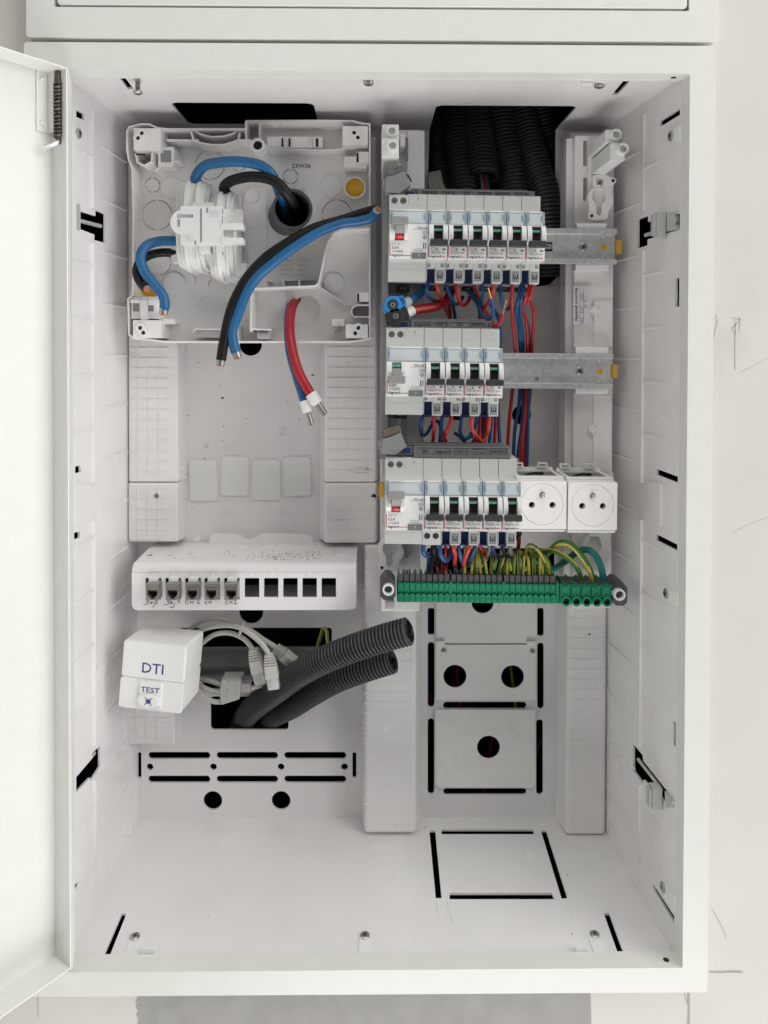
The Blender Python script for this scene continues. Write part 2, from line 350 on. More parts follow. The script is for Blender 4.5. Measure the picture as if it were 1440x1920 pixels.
for nm, xf, pl, hs, dx in (('left', xl, PLL, lholes, -2.2), ('right', xr, PLR, rholes, 2.2)):
    b = MB(); b.holed(SIDE_OUT(xf), [clampy(yz(pl, h)) for h in hs], lambda y, z: (xf(y), y, z), lambda y, z: (xf(y)+dx, y, z))
    sw = mk('side_wall', b, M['tub'], cab, smooth=0)
    s = 1 if nm == 'left' else -1
    rb = MB(); yr = RP(175, 900, PLL).y if nm == 'left' else RP(1205, 900, PLR).y
    zt, zb = zc(yr)-12, zf(yr)+14; gaps = [(RP(177, 400, PLL).z+4, RP(177, 450, PLL).z-4), (RP(175, 905, PLL).z, RP(175, 975, PLL).z), (RP(175, 1408, PLL).z+4, RP(175, 1460, PLL).z-3)] if nm == 'left' else [(RP(1205, 405, PLR).z+5, RP(1205, 463, PLR).z-4), (RP(1205, 905, PLR).z, RP(1205, 975, PLR).z), (RP(1205, 1412, PLR).z+5, RP(1205, 1468, PLR).z-4)]
    zz = zt
    for g0, g1 in gaps+[(zb, zb)]:
        rb.pxy([(xf(yr)-s*.2, yr-1.6), (xf(yr)+s*2.2, yr-.9), (xf(yr)+s*2.2, yr+.9), (xf(yr)-s*.2, yr+1.6)] if s > 0 else [(xf(yr)-s*.2, yr+1.6), (xf(yr)+s*2.2, yr+.9), (xf(yr)+s*2.2, yr-.9), (xf(yr)-s*.2, yr-1.6)], g0, zz); zz = g1
    mk('vertical_ridge', rb, M['tub'], sw, smooth=0)
    def rib(y0, y1, z, h=1.6, w=1.0):
        r = MB(); r.hexa([(xf(y0)-s*.2, y0, z-w), (xf(y0)+s*h, y0, z-w*.5), (xf(y0)+s*h, y0, z+w*.5), (xf(y0)-s*.2, y0, z+w)],
                         [(xf(y1)-s*.2, y1, z-w), (xf(y1)+s*h*.25, y1, z-w*.5), (xf(y1)+s*h*.25, y1, z+w*.5), (xf(y1)-s*.2, y1, z+w)])
        mk('wall_rib', r, M['tub'], sw, smooth=0)
    z0 = RP(176, 602, PLL).z if nm == 'left' else RP(1210, 616, PLR).z
    for k in range(-10, 5):
        z = z0+k*51.0
        if zf(60)+15 < z < zc(60)-15 and not any(g0-3 < z < g1+3 for g1, g0 in gaps):
            rib(yr-1.8, TF+4 if nm == 'left' else yr-42, z)
    z1 = RP(245, 755, PLL).z if nm == 'left' else RP(1146, 672, PLR).z
    for k in range(-9, 6):
        z = z1+k*50.5
        if zf(150)+12 < z < zc(150)-20: rib(158.5, 158.5-62, z, 2.4, 1.0)
    # recessed side plate and its seam
    px = [(141, 905), (173, 912), (173, 975), (141, 985)] if nm == 'left' else [(1208, 902), (1241, 909), (1241, 986), (1207, 974)]
    P = clampy(yz(pl, px)); b = MB(); b.loft([[(xf(y)+s*1.2, y, z) for y, z in P], [(xf(y)-s*.3, y, z) for y, z in P]]); mk('cover_tab', b, M['tub'], sw, bevel=.4, smooth=0)
# ceiling
cx0, cx1 = RP(818, 198, PLC).x, RP(1082, 200, PLC).x; cy = RP(900, 198, PLC).y
c2x0, c2x1 = RP(319, 193, PLC).x, RP(588, 195, PLC).x; c2y = RP(450, 193, PLC).y
out = [(xl(TF), TF), (xr(TF), TF), (xr(TB), TB), (cx1, TB), (cx1, cy+6), (cx1-2, cy+2), (cx1-6, cy), (cx0+6, cy), (cx0+2, cy+2), (cx0, cy+6), (cx0, TB), (xl(TB), TB)]
ch = [rrect(c2x0, c2x1, c2y, 176, 8), xy(PLC, [(219, 139), (229, 139), (251, 167), (240, 168)]), xy(PLC, [(1147, 178), (1157, 178), (1185, 148), (1173, 147)])]
ch = [[(x, max(y, TF+.6)) for x, y in h] for h in ch]
b = MB(); b.holed(out, ch, lambda x, y: (x, y, zc(y)), lambda x, y: (x, y, zc(y)+2.2)); ceil = mk('ceiling_panel', b, M['tub'], cab, smooth=0)
# floor
fh = [[(805, 1557), (816, 1557), (828, 1684), (817, 1684)], [(828, 1555), (999, 1555), (1002, 1564), (828, 1564)], [(1014, 1557), (1024, 1557), (1064, 1684), (1053, 1685)], [(843, 1674), (1034, 1674), (1040, 1686), (843, 1686)],
      [(229, 1712), (237, 1714), (207, 1789), (196, 1789)], [(1132, 1712), (1142, 1712), (1170, 1789), (1159, 1789)]]
b = MB(); b.holed([(xl(TF), TF), (xr(TF), TF), (xr(TB), TB), (xl(TB), TB)], [xy(PLF, h) for h in fh], lambda x, y: (x, y, zf(y)), lambda x, y: (x, y, zf(y)-2.2)); floorp = mk('floor_panel', b, M['tub'], cab, smooth=0)
b = MB()
for p, q in (((818, 1690), (826, 1732)), ((838, 1690), (850, 1732)), ((1003, 1570), (1012, 1590)), ((1062, 1690), (1076, 1722))):
    a, c = RP(*p, PLF), RP(*q, PLF); d = Vector((.5, 0, 0)); up = Vector((0, 0, .5))
    b.hexa([a-d, a+d, a+d*.5+up, a-d*.5+up], [c-d, c+d, c+d*.5+up, c-d*.5+up])
mk('guide_line', b, M['tub'], floorp, smooth=0)
# back
def wx(pts, Y=TB): return [(W(x, y, Y).x, W(x, y, Y).z) for x, y in pts]
def pr(x0, y0, x1, y1, r): return rrect(x0, x1, y0, y1, r)
zbot, ztop = zf(TB), zc(TB)
nb = wx([(1047, 500), (1044, 520), (1030, 534), (1010, 537), (820, 537), (803, 532), (797, 515)])
out = [(xl(TB), zbot), (xr(TB), zbot), (xr(TB), ztop), (cx1, ztop)]+[(min(p[0], cx1) if i == 0 else p[0], p[1]) for i, p in enumerate(nb)]+[(cx0, ztop), (xl(TB), ztop)]
bh = []
for y0, y1 in ((1410, 1423), (1454.5, 1467.5)):
    for x0, x1 in ((278, 394), (406, 521), (533, 649)): bh.append(pr(x0, y0, x1, y1, 6))
bh += [pr(258, 1411, 265, 1458, .5), pr(661, 1411, 668, 1458, .5)]
for x, y, r in ((281, 1438, 6.3), (400, 1438, 6.3), (527, 1438, 6.3), (646, 1438, 6.3), (399, 1501, 17.5), (527, 1501, 17.5), (470, 646, 21), (471, 1147, 22.5), (978, 778, 18), (856, 768, 20), (905, 1129, 25), (853, 1268, 26), (961, 1269, 26), (916, 1401, 26)):
    bh.append(circ(x, y, r, 28))
bh += [pr(290, 1050, 640, 1128, 4), pr(335, 1177, 622, 1292, 5), pr(395, 1306, 541, 1368, 6), pr(802, 1140, 814.5, 1190, 4), pr(802, 1204, 814.5, 1326, 6), pr(1007.5, 1140, 1019.5, 1192, 4), pr(1007.5, 1205, 1019.5, 1329, 6),
       pr(802, 1347, 814, 1489, 6), pr(1005.5, 1349, 1018, 1490, 6), pr(831, 1316, 987, 1329, 6), pr(831, 1478, 987, 1490, 6), pr(800, 1028, 1040, 1094, 3)]
b = MB(); b.holed(out, [wx(h) for h in bh], lambda x, z: (x, TB, z), lambda x, z: (x, TB+2.6, z)); back = mk('back_panel', b, M['tub'], cab, smooth=0)
# raised pads with a moulded grid
def pad(x0, y0, x1, y1, bx0, bx1, grid=True, cell=19.3, vs=(), rh=.75, Y=160, by1=None):
    a0, a1, z0, z1 = FR(x0, y0, x1, y1, Y); b0, b1 = W(bx0, (y0+y1)/2, 191).x, W(bx1, (y0+y1)/2, 191).x
    ext = 3.0
    b = MB(); b.hexa([(a0, Y, z0), (a1, Y, z0), (a1, Y, z1), (a0, Y, z1)], [(b0, 191, z0-ext), (b1, 191, z0-ext), (b1, 191, z1+.2), (b0, 191, z1+.2)])
    p = mk('raised_pad', b, M['tub'], cab, bevel=2.0 if rh > .5 else 3.6, seg=4)
    if grid:
        g = MB(); c = cell/ppm(Y); xs = [W(x, y0, Y).x for x in vs]; m = int((z1-z0-8)/c); e0 = xs[0]-c*.72; e1 = xs[-1]+c*.85
        for x in xs: g.pxz([(x-.75, z0+4), (x+.75, z0+4), (x+.75, z1-4), (x-.75, z1-4)], Y-rh, Y+.2)
        for k in range(m+1):
            z = z1-5-k*c; ee = [e0]+xs+[e1]
            for xa, xb in zip(ee, ee[1:]): g.box(xa+(.76 if xa != e0 else 0), xb-(.76 if xb != e1 else 0), Y-rh, Y+.2, z-.75, z+.75)
        mk('grid_relief', g, M['tub'], p, smooth=0, kind='stuff')
    return p
pL = pad(241, 255, 333, 903.5, 240, 352, vs=(258.5, 278, 297.5)); pL2 = pad(241, 905.5, 333, 1016, 240, 350, vs=(258.5, 278, 297.5)); pad(236, 1300, 327, 1396, 236, 342, vs=(257, 276, 296))
pad(610, 255, 704, 903.5, 599, 720, vs=(630, 649.3, 668, 686.5)); pad(610, 905.5, 704, 1018, 599, 720, vs=(630, 649.3, 668, 686.5)); pad(684, 1022, 779, 1563, 678, 790, rh=.42, vs=(698, 717.5, 737, 757))
pad(714, 247, 786, 1024, 706, 797, grid=False); pad(1066, 247, 1138, 1566, 1043, 1141, rh=.4, vs=(1086, 1105, 1123))
b = MB()
for x in (1046, 1054):
    a = W(x, 800, 189); b.box(a.x-.6, a.x+.6, 186.5, 191, zbot+14, ztop-10)
mk('vertical_groove', b, M['tub'], back, smooth=0)
for i, (x0, y0, x1, y1, t) in enumerate(((355, 863, 407, 940, .03), (415, 856, 466, 930, -.02), (473, 862, 525, 938, .0), (532, 857, 583, 930, .02))):
    a0, a1, z0, z1 = FR(x0, y0, x1, y1, 188); P = rrect(a0, a1, z0, z1, 3.5); c = ((a0+a1)/2, (z0+z1)/2)
    P = [(c[0]+(x-c[0])*math.cos(t)-(z-c[1])*math.sin(t), c[1]+(x-c[0])*math.sin(t)+(z-c[1])*math.cos(t)) for x, z in P]
    b = MB(); b.pxz(P, 188.2, 190.5); mk('adhesive_pad', b, M['clear_white'], cab, bevel=.5)
# cover plates of the right-hand cable entry
def plate(outer, holes, Y, name='cover_plate'):
    b = MB(); b.holed(outer, holes, lambda x, z: (x, Y, z), lambda x, z: (x, Y+1.6, z)); return mk(name, b, M['plastic'], cab, smooth=0)
def head(b, c, n, r, h=1.6, cross=True, a0=.5):
    c, n = Vector(c), Vector(n).normalized(); b.tube([c-n*.5, c+n*h*.55, c+n*h*.9, c+n*h], r, 20, rf=lambda i: (r, r, r*.82, r*.55)[i])
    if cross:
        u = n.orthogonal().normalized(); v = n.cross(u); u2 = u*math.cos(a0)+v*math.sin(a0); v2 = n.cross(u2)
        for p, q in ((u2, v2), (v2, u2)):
            e = n*(h+.06); b.add([c+e+p*r*.5+q*r*.12, c+e+p*r*.5-q*r*.12, c+e-p*r*.5-q*r*.12, c+e-p*r*.5+q*r*.12], [(0, 1, 2, 3)], 1)  # flat dark cross, shade of the screw recess painted on
    return b
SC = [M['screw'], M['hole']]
P = wx([(818, 1090), (1006, 1090), (1006, 1203), (990, 1206), (840, 1206), (818, 1203)], 186); plate(P, [wx(circ(905, 1129, 21, 28), 186)], 186)
P = wx(rrect(817, 1005, 1209, 1313, 3), 186); cp = plate(P, [wx(circ(853, 1268, 21.5, 32), 186), wx(circ(961, 1269, 21.5, 32), 186)], 186)
for x, y in ((832, 1220), (998, 1221)):
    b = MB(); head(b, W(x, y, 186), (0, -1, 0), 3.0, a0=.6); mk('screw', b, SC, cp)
P = wx([(816, 1331), (1004, 1331), (1004, 1470), (996, 1477), (824, 1477), (816, 1470)], 186); plate(P, [wx(circ(916, 1401, 21.5, 32), 186)], 186)
b = MB()
for x0, x1, y in ((817, 834, 1206), (988, 1006, 1206)):
    a0, a1, z0, z1 = FR(x0, y-4, x1, y+3, 183); b.box(a0, a1, 182.5, 187, z0, z1)
mk('plate_clip', b, M['plastic'], cab, bevel=.6)
# fixing screws with their tabs
def fix(px, py, pl, tab, r=4.3, long=0, cross=True, h=1.7):
    c = RP(px, py, pl); n = pl[1].copy()
    if n.dot(Vector((0, -D, -150))-c) < 0: n = -n
    b = MB()
    if tab:
        q = [RP(x, y, pl)+n*.9 for x, y in tab]; b.hexa([p for p in q], [p-n*1.6 for p in q]); t = mk('screw_tab', b, M['clear_white'], cab, bevel=.4)
    b = MB()
    if long:
        T = [c+n*(long*i/60) for i in range(61)]
        b.tube(T, 1.6, 10, rf=lambda i: 1.9+.55*math.sin(i*.95)); c2 = c+n*long
        head(b, c2, n, r, 2.4)
    else: head(b, c+n*.7, n, r, h, cross)
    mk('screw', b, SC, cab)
fix(258, 148, PLC, [(258, 139), (298, 139), (294, 153), (266, 153)], 4.0, long=11)
fix(691, 150, PLC, [(680, 140), (704, 140), (706, 152), (684, 152)], 4.6, h=4); fix(1124, 157, PLC, [(1112, 141), (1146, 141), (1136, 156), (1113, 152)], 4.6, h=3)
fix(253, 1758, PLF, [(246, 1758), (266, 1758), (262, 1793), (231, 1793)]); fix(684.5, 1756, PLF, [(674, 1757), (695, 1757), (697, 1792), (672, 1792)]); fix(1115, 1754, PLF, [(1101, 1752), (1125, 1756), (1138, 1787), (1113, 1787)])
fix(1260, 255, PLR, [(1257, 246), (1276, 236), (1276, 264), (1262, 266)], 4.6); fix(1251, 1113, PLR, [(1247, 1102), (1272, 1112), (1272, 1138), (1250, 1124)], 4.6); fix(1245, 1663, PLR, [(1240, 1645), (1266, 1680), (1266, 1710), (1247, 1684)], 4.6)
fix(146, 250, PLL, None, 4.4)
for px0, px1, y0, y1 in ((1089, 1113, 144, 160), (1078, 1103, 1775, 1791), (265, 290, 1777, 1793)):
    a0, a1, z0, z1 = FR(px0, y0, px1, y1, 21); b = MB(); b.pxz(rrect(a0, a1, z0, z1, 2), 20, 22.5); mk('frame_clip', b, M['clear_white'], cab, bevel=.6)
b = MB(); c = W(1249, 1807, 9); b.cyl((c.x, 9, iz0-.2), (c.x, 9, iz0+.12), 2.6, 16); mk('drain_hole', b, M['hole'], frame)
b = MB(); c = W(1262, 139, 10); b.cyl((c.x, 9, iz1+.2), (c.x, 9, iz1-.12), 2.4, 16); mk('drain_hole', b, M['hole'], frame)
# door latches in the side walls
def latch(rod, clip, brk, pl, s, th=9):
    b = MB(); a, c = RP(*rod[0], pl), RP(*rod[1], pl); off = Vector((-s*3, 0, 0)); b.tube([a+off, c+off], 2.0, 12, mi=0)
    l = mk('latch_rod', b, M['steel'], cab)
    P = [RP(x, y, pl) for x, y in clip]; y0, y1 = min(p.y for p in P), max(p.y for p in P); z0, z1 = min(p.z for p in P), max(p.z for p in P); X = P[0].x
    b = MB(); b.box(min(X, X+s*th), max(X, X+s*th), y0, y1, z0, z1); b.box(min(X+s*th, X+s*th*1.3), max(X+s*th, X+s*th*1.3), y0+1, y1-1, z0+2, z1-2)
    mk('latch_clip', b, M['lightgrey'], cab, bevel=.8)
    if brk:
        P = [RP(x, y, pl) for x, y in brk]; b = MB(); b.loft([[p+Vector((s*2, 0, 0)) for p in P], [p-Vector((s*2, 0, 0)) for p in P]]); mk('latch_bracket', b, M['lightgrey'], cab, bevel=.3)
latch([(1205, 441), (1246, 428)], [(1243, 400), (1252, 445)], [(1254, 400), (1262, 398), (1275, 395), (1268, 402), (1270, 410), (1268, 420), (1274, 430), (1262, 432), (1254, 434)], PLR, -1)
latch([(1192, 1424), (1236, 1480)], [(1234, 1466), (1245, 1520)], [(1250, 1483), (1266, 1502), (1262, 1512), (1252, 1516)], PLR, -1)
latch([(151, 413), (194, 424)], [(143, 382), (148, 432)], None, PLL, 1, 1.6)
b = MB(); a, c = RP(145, 1455, PLL), RP(182, 1412, PLL); b.tube([a-Vector((3, 0, 0)), c-Vector((3, 0, 0))], 2.0, 12); mk('latch_rod', b, M['steel'], cab)
# pad screw and slot
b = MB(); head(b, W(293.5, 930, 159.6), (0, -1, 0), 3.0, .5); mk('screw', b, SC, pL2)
for x0, x1, y, p in ((250, 281, 929, pL2), (662, 690, 882, None)):
    a0, a1, z0, z1 = FR(x0, y-5.5, x1, y+5.5, 159.4); b = MB(); b.holed(rrect(a0, a1, z0, z1, 3), [rrect(a0+.7, a1-.7, z0+.7, z1-.7, 2.4)], lambda x, z: (x, 158.9, z), lambda x, z: (x, 160.5, z)); mk('slot_rim', b, M['tub'], p or cab)
b = MB(); a0, a1, z0, z1 = FR(683, 877, 691, 887, 159.5); b.pxz(rrect(a0, a1, z0, z1, 2.2), 159.3, 160.5); mk('slot_opening', b, M['hole'], cab)
b = MB(); c = W(701, 931, 159.5); b.cyl((c.x, 159.3, c.z), (c.x, 161, c.z), 2.6, 16); mk('round_opening', b, M['hole'], cab)
# door, hinged on the left and swung about 127 degrees
dp = Vector((-.602, -.799, 0)); dn = Vector((.799, -.602, 0)); T = W(130, 960, -14); T.z = 0; E0 = T-dn*22
dzt, dzb = W(130, 127, -14).z, W(127, 1816, -14).z; DW = 530
def dbox(b, u0, u1, n0, n1, z0, z1):
    q = lambda u, n: E0+dp*u+dn*n
    return b.loft([[(*q(u0, n0).xy, z), (*q(u1, n0).xy, z), (*q(u1, n1).xy, z), (*q(u0, n1).xy, z)] for z in (z0, z1)])
b = MB(); dbox(b, 0, DW, -1.2, 0, dzb, dzt); door = mk('door', b, M['paint'], cab, bevel=.5)
b = MB(); dbox(b, .1, 1.2, .05, 22, dzb+.1, dzt-.1); mk('door_flange', b, M['paint'], door)
b = MB(); dbox(b, DW-1.2, DW-.1, .05, 22, dzb+.1, dzt-.1); mk('door_flange', b, M['paint'], door)
b = MB(); dbox(b, 1.3, DW-1.3, .05, 22.3, dzt-1.2, dzt-.2); mk('door_flange', b, M['paint'], door)
b = MB(); dbox(b, 1.3, DW-1.3, .05, 22.3, dzb+.2, dzb+1.2); mk('door_flange', b, M['paint'], door)
b = MB(); L = W(138, 960, 0); b.loft([[(T.x-.2, T.y, z), (T.x+1, T.y, z), (L.x, -.5, z+(-6 if z > 0 else 6)), (L.x-1.2, -.5, z+(-6 if z > 0 else 6))] for z in (dzb+.3, dzt-.3)]); mk('door_lip', b, M['paint'], door, bevel=.3)
zh0, zh1 = W(94, 248, -8).z, W(94, 132, -8).z
b = MB(); dbox(b, 5, 15, .3, 1.3, zh0, zh1); dbox(b, 3.5, 5, .3, 10, zh0, zh1); hb = mk('hinge_bracket', b, M['paint'], door, bevel=.4)
for y in (150, 232):
    c = E0+dp*10.5+dn*1.4; c.z = W(92, y, -8).z; b = MB(); b.ball(c, 2.2, 12, 6, (1, 1, 1)); mk('rivet', b, M['paint'], door)
ax = E0+dn*12.5+dp*(-1.5+4); zs0, zs1 = W(117, 262, -8).z, W(117, 158, -8).z
b = MB(); n = 15*14; b.tube([(ax.x+3.1*math.cos(2*math.pi*i/14), ax.y+3.1*math.sin(2*math.pi*i/14), zs0+(zs1-zs0)*i/n) for i in range(n+1)], 1.05, 6); hs = mk('hinge_spring', b, M['rust'], door)
b = MB(); b.cyl((ax.x, ax.y, zs0-4), (ax.x, ax.y, W(117, 134, -8).z), 2.1, 14); mk('hinge_pin', b, M['rust'], hs)
b = MB(); q = ax.copy(); q.z = zs0-3; b.tube([q+Vector((0, 0, 1)), q+dp*3+dn*1+Vector((0, 0, -2)), q+dp*11-dn*4+Vector((0, 0, -7))], 1.9, 12); mk('hinge_lever', b, M['steel'], hs)
b = MB(); dbox(b, 2, 9, 6, 21.5, W(117, 133, -8).z, W(117, 131, -8).z); mk('hinge_plate', b, M['screw'], door, bevel=.4)
# upper cabinet
up = thing('upper_cabinet', (0, 0, 300), 'closed white cabinet directly above, only its bottom edge and door edge showing', 'cabinet')
a0, a1, z0, z1 = FR(50, 20, 1346, 77, 0); z1 = z0+420; z0 += 1.0
q0, q1, r0, r1 = FR(103, 0, 1292, 18, 0)
b = MB(); b.holed(rrect(a0, a1, z0, z1, 2.5), [rrect(q0, q1, r0, z1-45, 1.5)], lambda x, z: (x, -1, z), lambda x, z: (x, 14, z)); mk('frame', b, M['paint'], up, bevel=3.2, seg=4)
b = MB(); b.pxz(rrect(q0+2.2, q1-2.2, r0+2.0, z1-47, 3), -2, 9); mk('door_panel', b, M['paint'], up, bevel=1.4, seg=3)
b = MB(); b.box(q0-5, q1+5, 10, 12, r0-5, z1-40); mk('gap_shade_plate', b, M['grey'], up, smooth=0)  # added dark plate, gives the door gap its shade

b = None
for x, y, r, kind in ((530, 809, 4.6, 0), (421, 840, 3.0, 1), (387, 835, 3.2, 0), (424, 960, 4.2, 0), (530, 961, 4.4, 0), (362, 948, 2.5, 1), (277, 1150, 2.2, 1), (258, 1165, 2.2, 1)):
    c = W(x, y, TB); b = MB()
    if kind: b.ball((c.x, TB, c.z), r*.8, 14, 6, (1, .55, 1))
    else: b.pipe([(c.x, TB-.9, c.z), (c.x, TB+.5, c.z)], r, r*.82, 24); b.ball((c.x, TB+.1, c.z), 1.4, 10, 6)
    mk('moulded_boss', b, M['tub'], back, smooth=50)
for x, y, r in ((417, 746, 2.0), (586, 703, 1.7), (412, 723, .9), (371, 680, .9), (352, 779, 1.0), (419, 799, .9), (461, 785, .9), (561, 786, 1.0), (417, 826, .9), (538, 753, .8), (384, 860, 1.1), (351, 888, 1.0), (1105, 1189, 1.6)):
    c = W(x, y, TB if x < 1000 else 160); b = MB(); b.pxz([(c.x+r*q*math.cos(t), c.z+r*math.sin(t)*.7*q) for t, q in ((0, 1), (.8, .8), (1.7, 1.1), (2.6, .7), (3.5, 1), (4.4, .8), (5.3, 1.1))], c.y-.25, c.y+.3); mk('drill_speck', b, M['debris'], back, smooth=0)
for x in (408, 544):
    c = W(x, 800, TB); a = W(x, 870, TB); b = MB(); b.pxz([(c.x-.3, a.z), (c.x+.3, a.z), (c.x+.3, c.z+12), (c.x-.3, c.z+12)], TB-.35, TB+.2); mk('moulding_line', b, M['tub'], back, smooth=0)
# ---------------------------------------------------------------- mounting uprights with their posts
YR, YS, YF = 113.0, 68.0, 46.0      # rail face, module shoulder, module front
def keyhole(px, py, flip, Y):        # outline in px of the keyhole opening
    pts = [(-9, -14), (9, -14), (9, -9), (12, -4), (13, 4), (10, 12), (6.5, 16), (5, 34), (0, 38), (-5, 34), (-6.5, 16), (-10, 12), (-13, 4), (-12, -4), (-9, -9)]
    return [(W(px+x, py+y, Y).x, W(px+x, py+y, Y).z) for x, y in pts]
def kplate(px, py, Y, name, parent, big=1.0, scr=True):
    pts = [(-12, -38), (10, -42), (22, -36), (30, -34), (32, -26), (26, -18), (24, -2), (28, 8), (26, 18), (20, 26), (17, 40), (10, 46), (-14, 46), (-20, 42), (-20, 36), (-18, 20), (-21, 6), (-20, -4), (-10, -16)]
    b = MB(); b.holed([(W(px+x*big, py+y*big, Y).x, W(px+x*big, py+y*big, Y).z) for x, y in pts], [keyhole(px, py, 0, Y)], lambda x, z: (x, Y, z), lambda x, z: (x, Y+7, z))
    p = mk(name, b, M['plastic'], parent, bevel=.5)
    b = MB()
    for x, y in ((26, -28), (-14, 38)):
        c = W(px+x, py+y, Y); b.cyl((c.x, Y-.9, c.z), (c.x, Y+2, c.z), 3.2, 14); b.cyl((c.x, Y-1.0, c.z), (c.x, Y-.95, c.z), 1.7, 12, mi=1)
    mk('plate_eyelet', b, [M['plastic'], M['hole']], p)
    if scr:
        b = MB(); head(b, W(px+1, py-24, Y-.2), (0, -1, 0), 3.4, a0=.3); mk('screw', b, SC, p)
def post(px, py, Yf, Yb, r, parent, base=None):
    c = W(px, py, Yf); c2 = Vector((c.x, Yb, c.z))
    b = MB(); b.pipe([c, Vector((c.x, Yf+14, c.z))], r, r*.68, 22); b.cyl((c.x, Yf+10, c.z), c2, r*.99, 22)
    p = mk('screw_post', b, M['clear_white'], parent)
    if base:
        a0, a1, z0, z1 = FR(*base, Yf+5); b = MB()
        for q in (rrect(a0, a1, z0, z1, 1.5),): b.pxz(q, Yf+5, Yb)
        mk('post_block', b, M['clear_white'], parent, bevel=.6)
    return p
ul = thing('mounting_upright', (W(750, 650, 140).x, 140, 0), 'white plastic mounting upright left of the breaker rows with two stacked hollow posts', 'mounting rail support', 'mounting uprights carrying the rails')
b = MB(); a0, a1, z0, z1 = FR(715, 243, 788, 1146, 128); b.box(a0, a1, 128, 161, z0, z1); k = FR(763, 244, 796, 1012, 118); b.box(k[0], k[1], 122, 161, k[2]-2, k[3]+1)
mk('upright_body', b, M['plastic'], ul, bevel=1.2)
for y0, y1 in ((258, 300), (326, 352), (1012, 1046), (1070, 1078)):
    a0, a1, z0, z1 = FR(760.5, y0, 765, y1, 121); b = MB(); b.box(a0, a1, 120.5, 124, z0, z1); mk('slot_opening', b, M['slot_shade'], ul, smooth=0)
post(735, 245, 66, 130, 5.2, ul, (716, 233, 748, 262)); post(736, 272, 60, 130, 5.2, ul, (716, 259, 748, 297))
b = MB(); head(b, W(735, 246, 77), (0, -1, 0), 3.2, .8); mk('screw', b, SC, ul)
b = MB(); a0, a1, z0, z1 = FR(750, 250, 760, 275, 105); b.box(a0, a1, 105, 130, z0, z1); mk('upright_lug', b, M['plastic'], ul, bevel=.8); b = MB(); a0, a1, z0, z1 = FR(722, 1128, 740, 1142, 100); b.box(a0, a1, 100, 130, z0, z1); mk('upright_lug', b, M['plastic'], ul, bevel=.8)
kplate(730, 1026, 120, 'keyhole_plate', ul, scr=False)
b = MB(); c = W(737, 791, 122); b.tube([(c.x, 122, c.z), (c.x, 117, c.z), (c.x, 116, c.z)], 7, 24, rf=lambda i: (8.5, 7.5, 6.2)[i]); b.box(c.x-6.8, c.x+6.8, 123, 129, c.z+2, c.z+28); mk('post_boss', b, M['clear_white'], ul)
# grey cable strip beside the two upper rows
gs = MB(); a0, a1, z0, z1 = FR(712.5, 318, 728, 860, 92); gs.pxz([(a0, z0), (a1, z0), (a1, z1-1), (a0+3, z1)], 88, 126)
gs = mk('side_strip', gs, M['midgrey'], bevel=.8, label='tall grey plastic strip standing left of the two upper breaker rows', cat='side strip')
ur = thing('mounting_upright', (W(1110, 650, 140).x, 140, 0), 'white plastic mounting upright at the right ends of the rails with a paper control sticker', 'mounting rail support', 'mounting uprights carrying the rails')
b = MB(); a0, a1, z0, z1 = FR(1074, 253, 1148, 1140, 132); b.box(a0, a1, 130, 161, z0, z1-1); a0, a1, _, _ = FR(1060, 253, 1080, 700, 138); b.box(a0, a1, 137, 161, z0+2, z1-2)
a0, a1, z0, z1 = FR(1103, 266, 1142, 424, 124); b.box(a0, a1, 124, 132, z0, z1); mk('upright_body', b, M['plastic'], ur, bevel=1.2)
a0, a1, z0, z1 = FR(1114, 560, 1148, 655, 127); b = MB(); b.pyz([(131, z0), (127, z0+3), (127, z1-3), (131, z1)], a0, a1); a0, a1, z0, z1 = FR(1112, 735, 1144, 1010, 127); b.pyz([(131, z0), (127, z0+3), (127, z1-3), (131, z1)], a0, a1)
mk('upright_step', b, M['plastic'], ur, bevel=.6)
for y0, y1 in ((264, 311), (333, 376)):
    a0, a1, z0, z1 = FR(1094, y0, 1100, y1, 129); b = MB(); b.box(a0, a1, 129.6, 131, z0, z1); mk('slot_opening', b, M['slot_shade'], ur, smooth=0)
post(1156, 252, 64, 131, 5.2, ur, (1135, 243, 1160, 268)); post(1169, 278, 58, 131, 5.2, ur, (1144, 268, 1172, 301))
kplate(1123, 367, 118, 'keyhole_plate', ur); kplate(1115, 1020, 124, 'keyhole_plate', ur, scr=False, big=1.1)
for x, y in ((1117, 583), (1112, 805)):
    b = MB(); c = W(x, y, 127); b.tube([(c.x, 127.5, c.z), (c.x, 126, c.z), (c.x, 125.8, c.z), (c.x, 126.8, c.z)], 5, 24, rf=lambda i: (5.4, 5.0, 3.4, 2.4)[i]); mk('post_boss', b, M['plastic'], ur)
for x0, x1, y0, y1 in ((1080, 1136, 419, 431), (1078, 1140, 496, 508), (1078, 1140, 650, 664), (1078, 1140, 727, 739)):
    a0, a1, z0, z1 = FR(x0, y0, x1, y1, 117); b = MB(); b.box(a0, a1, 114.5, 131, z0, z1); mk('rail_bracket', b, M['plastic'], ur, bevel=.6)
a0, a1, z0, z1 = FR(1075, 537, 1108, 608, 126.4); b = MB(); b.box(a0, a1, 126.5, 130.5, z0, z1); st = mk('control_sticker', b, M['sticker'], ur, smooth=0)
b = MB(); c = W(1083, 571, 126); b.text('Appareil contrôlé', 4.6, c.x, 126.3, c.z, rot=math.pi/2, bold=.012, width=34)
for xx in (1087.5, 1094.5): q = W(xx, 571, 126); b.rect(q.x-.15, q.x+.15, z0+1, z1-1, 126.3)
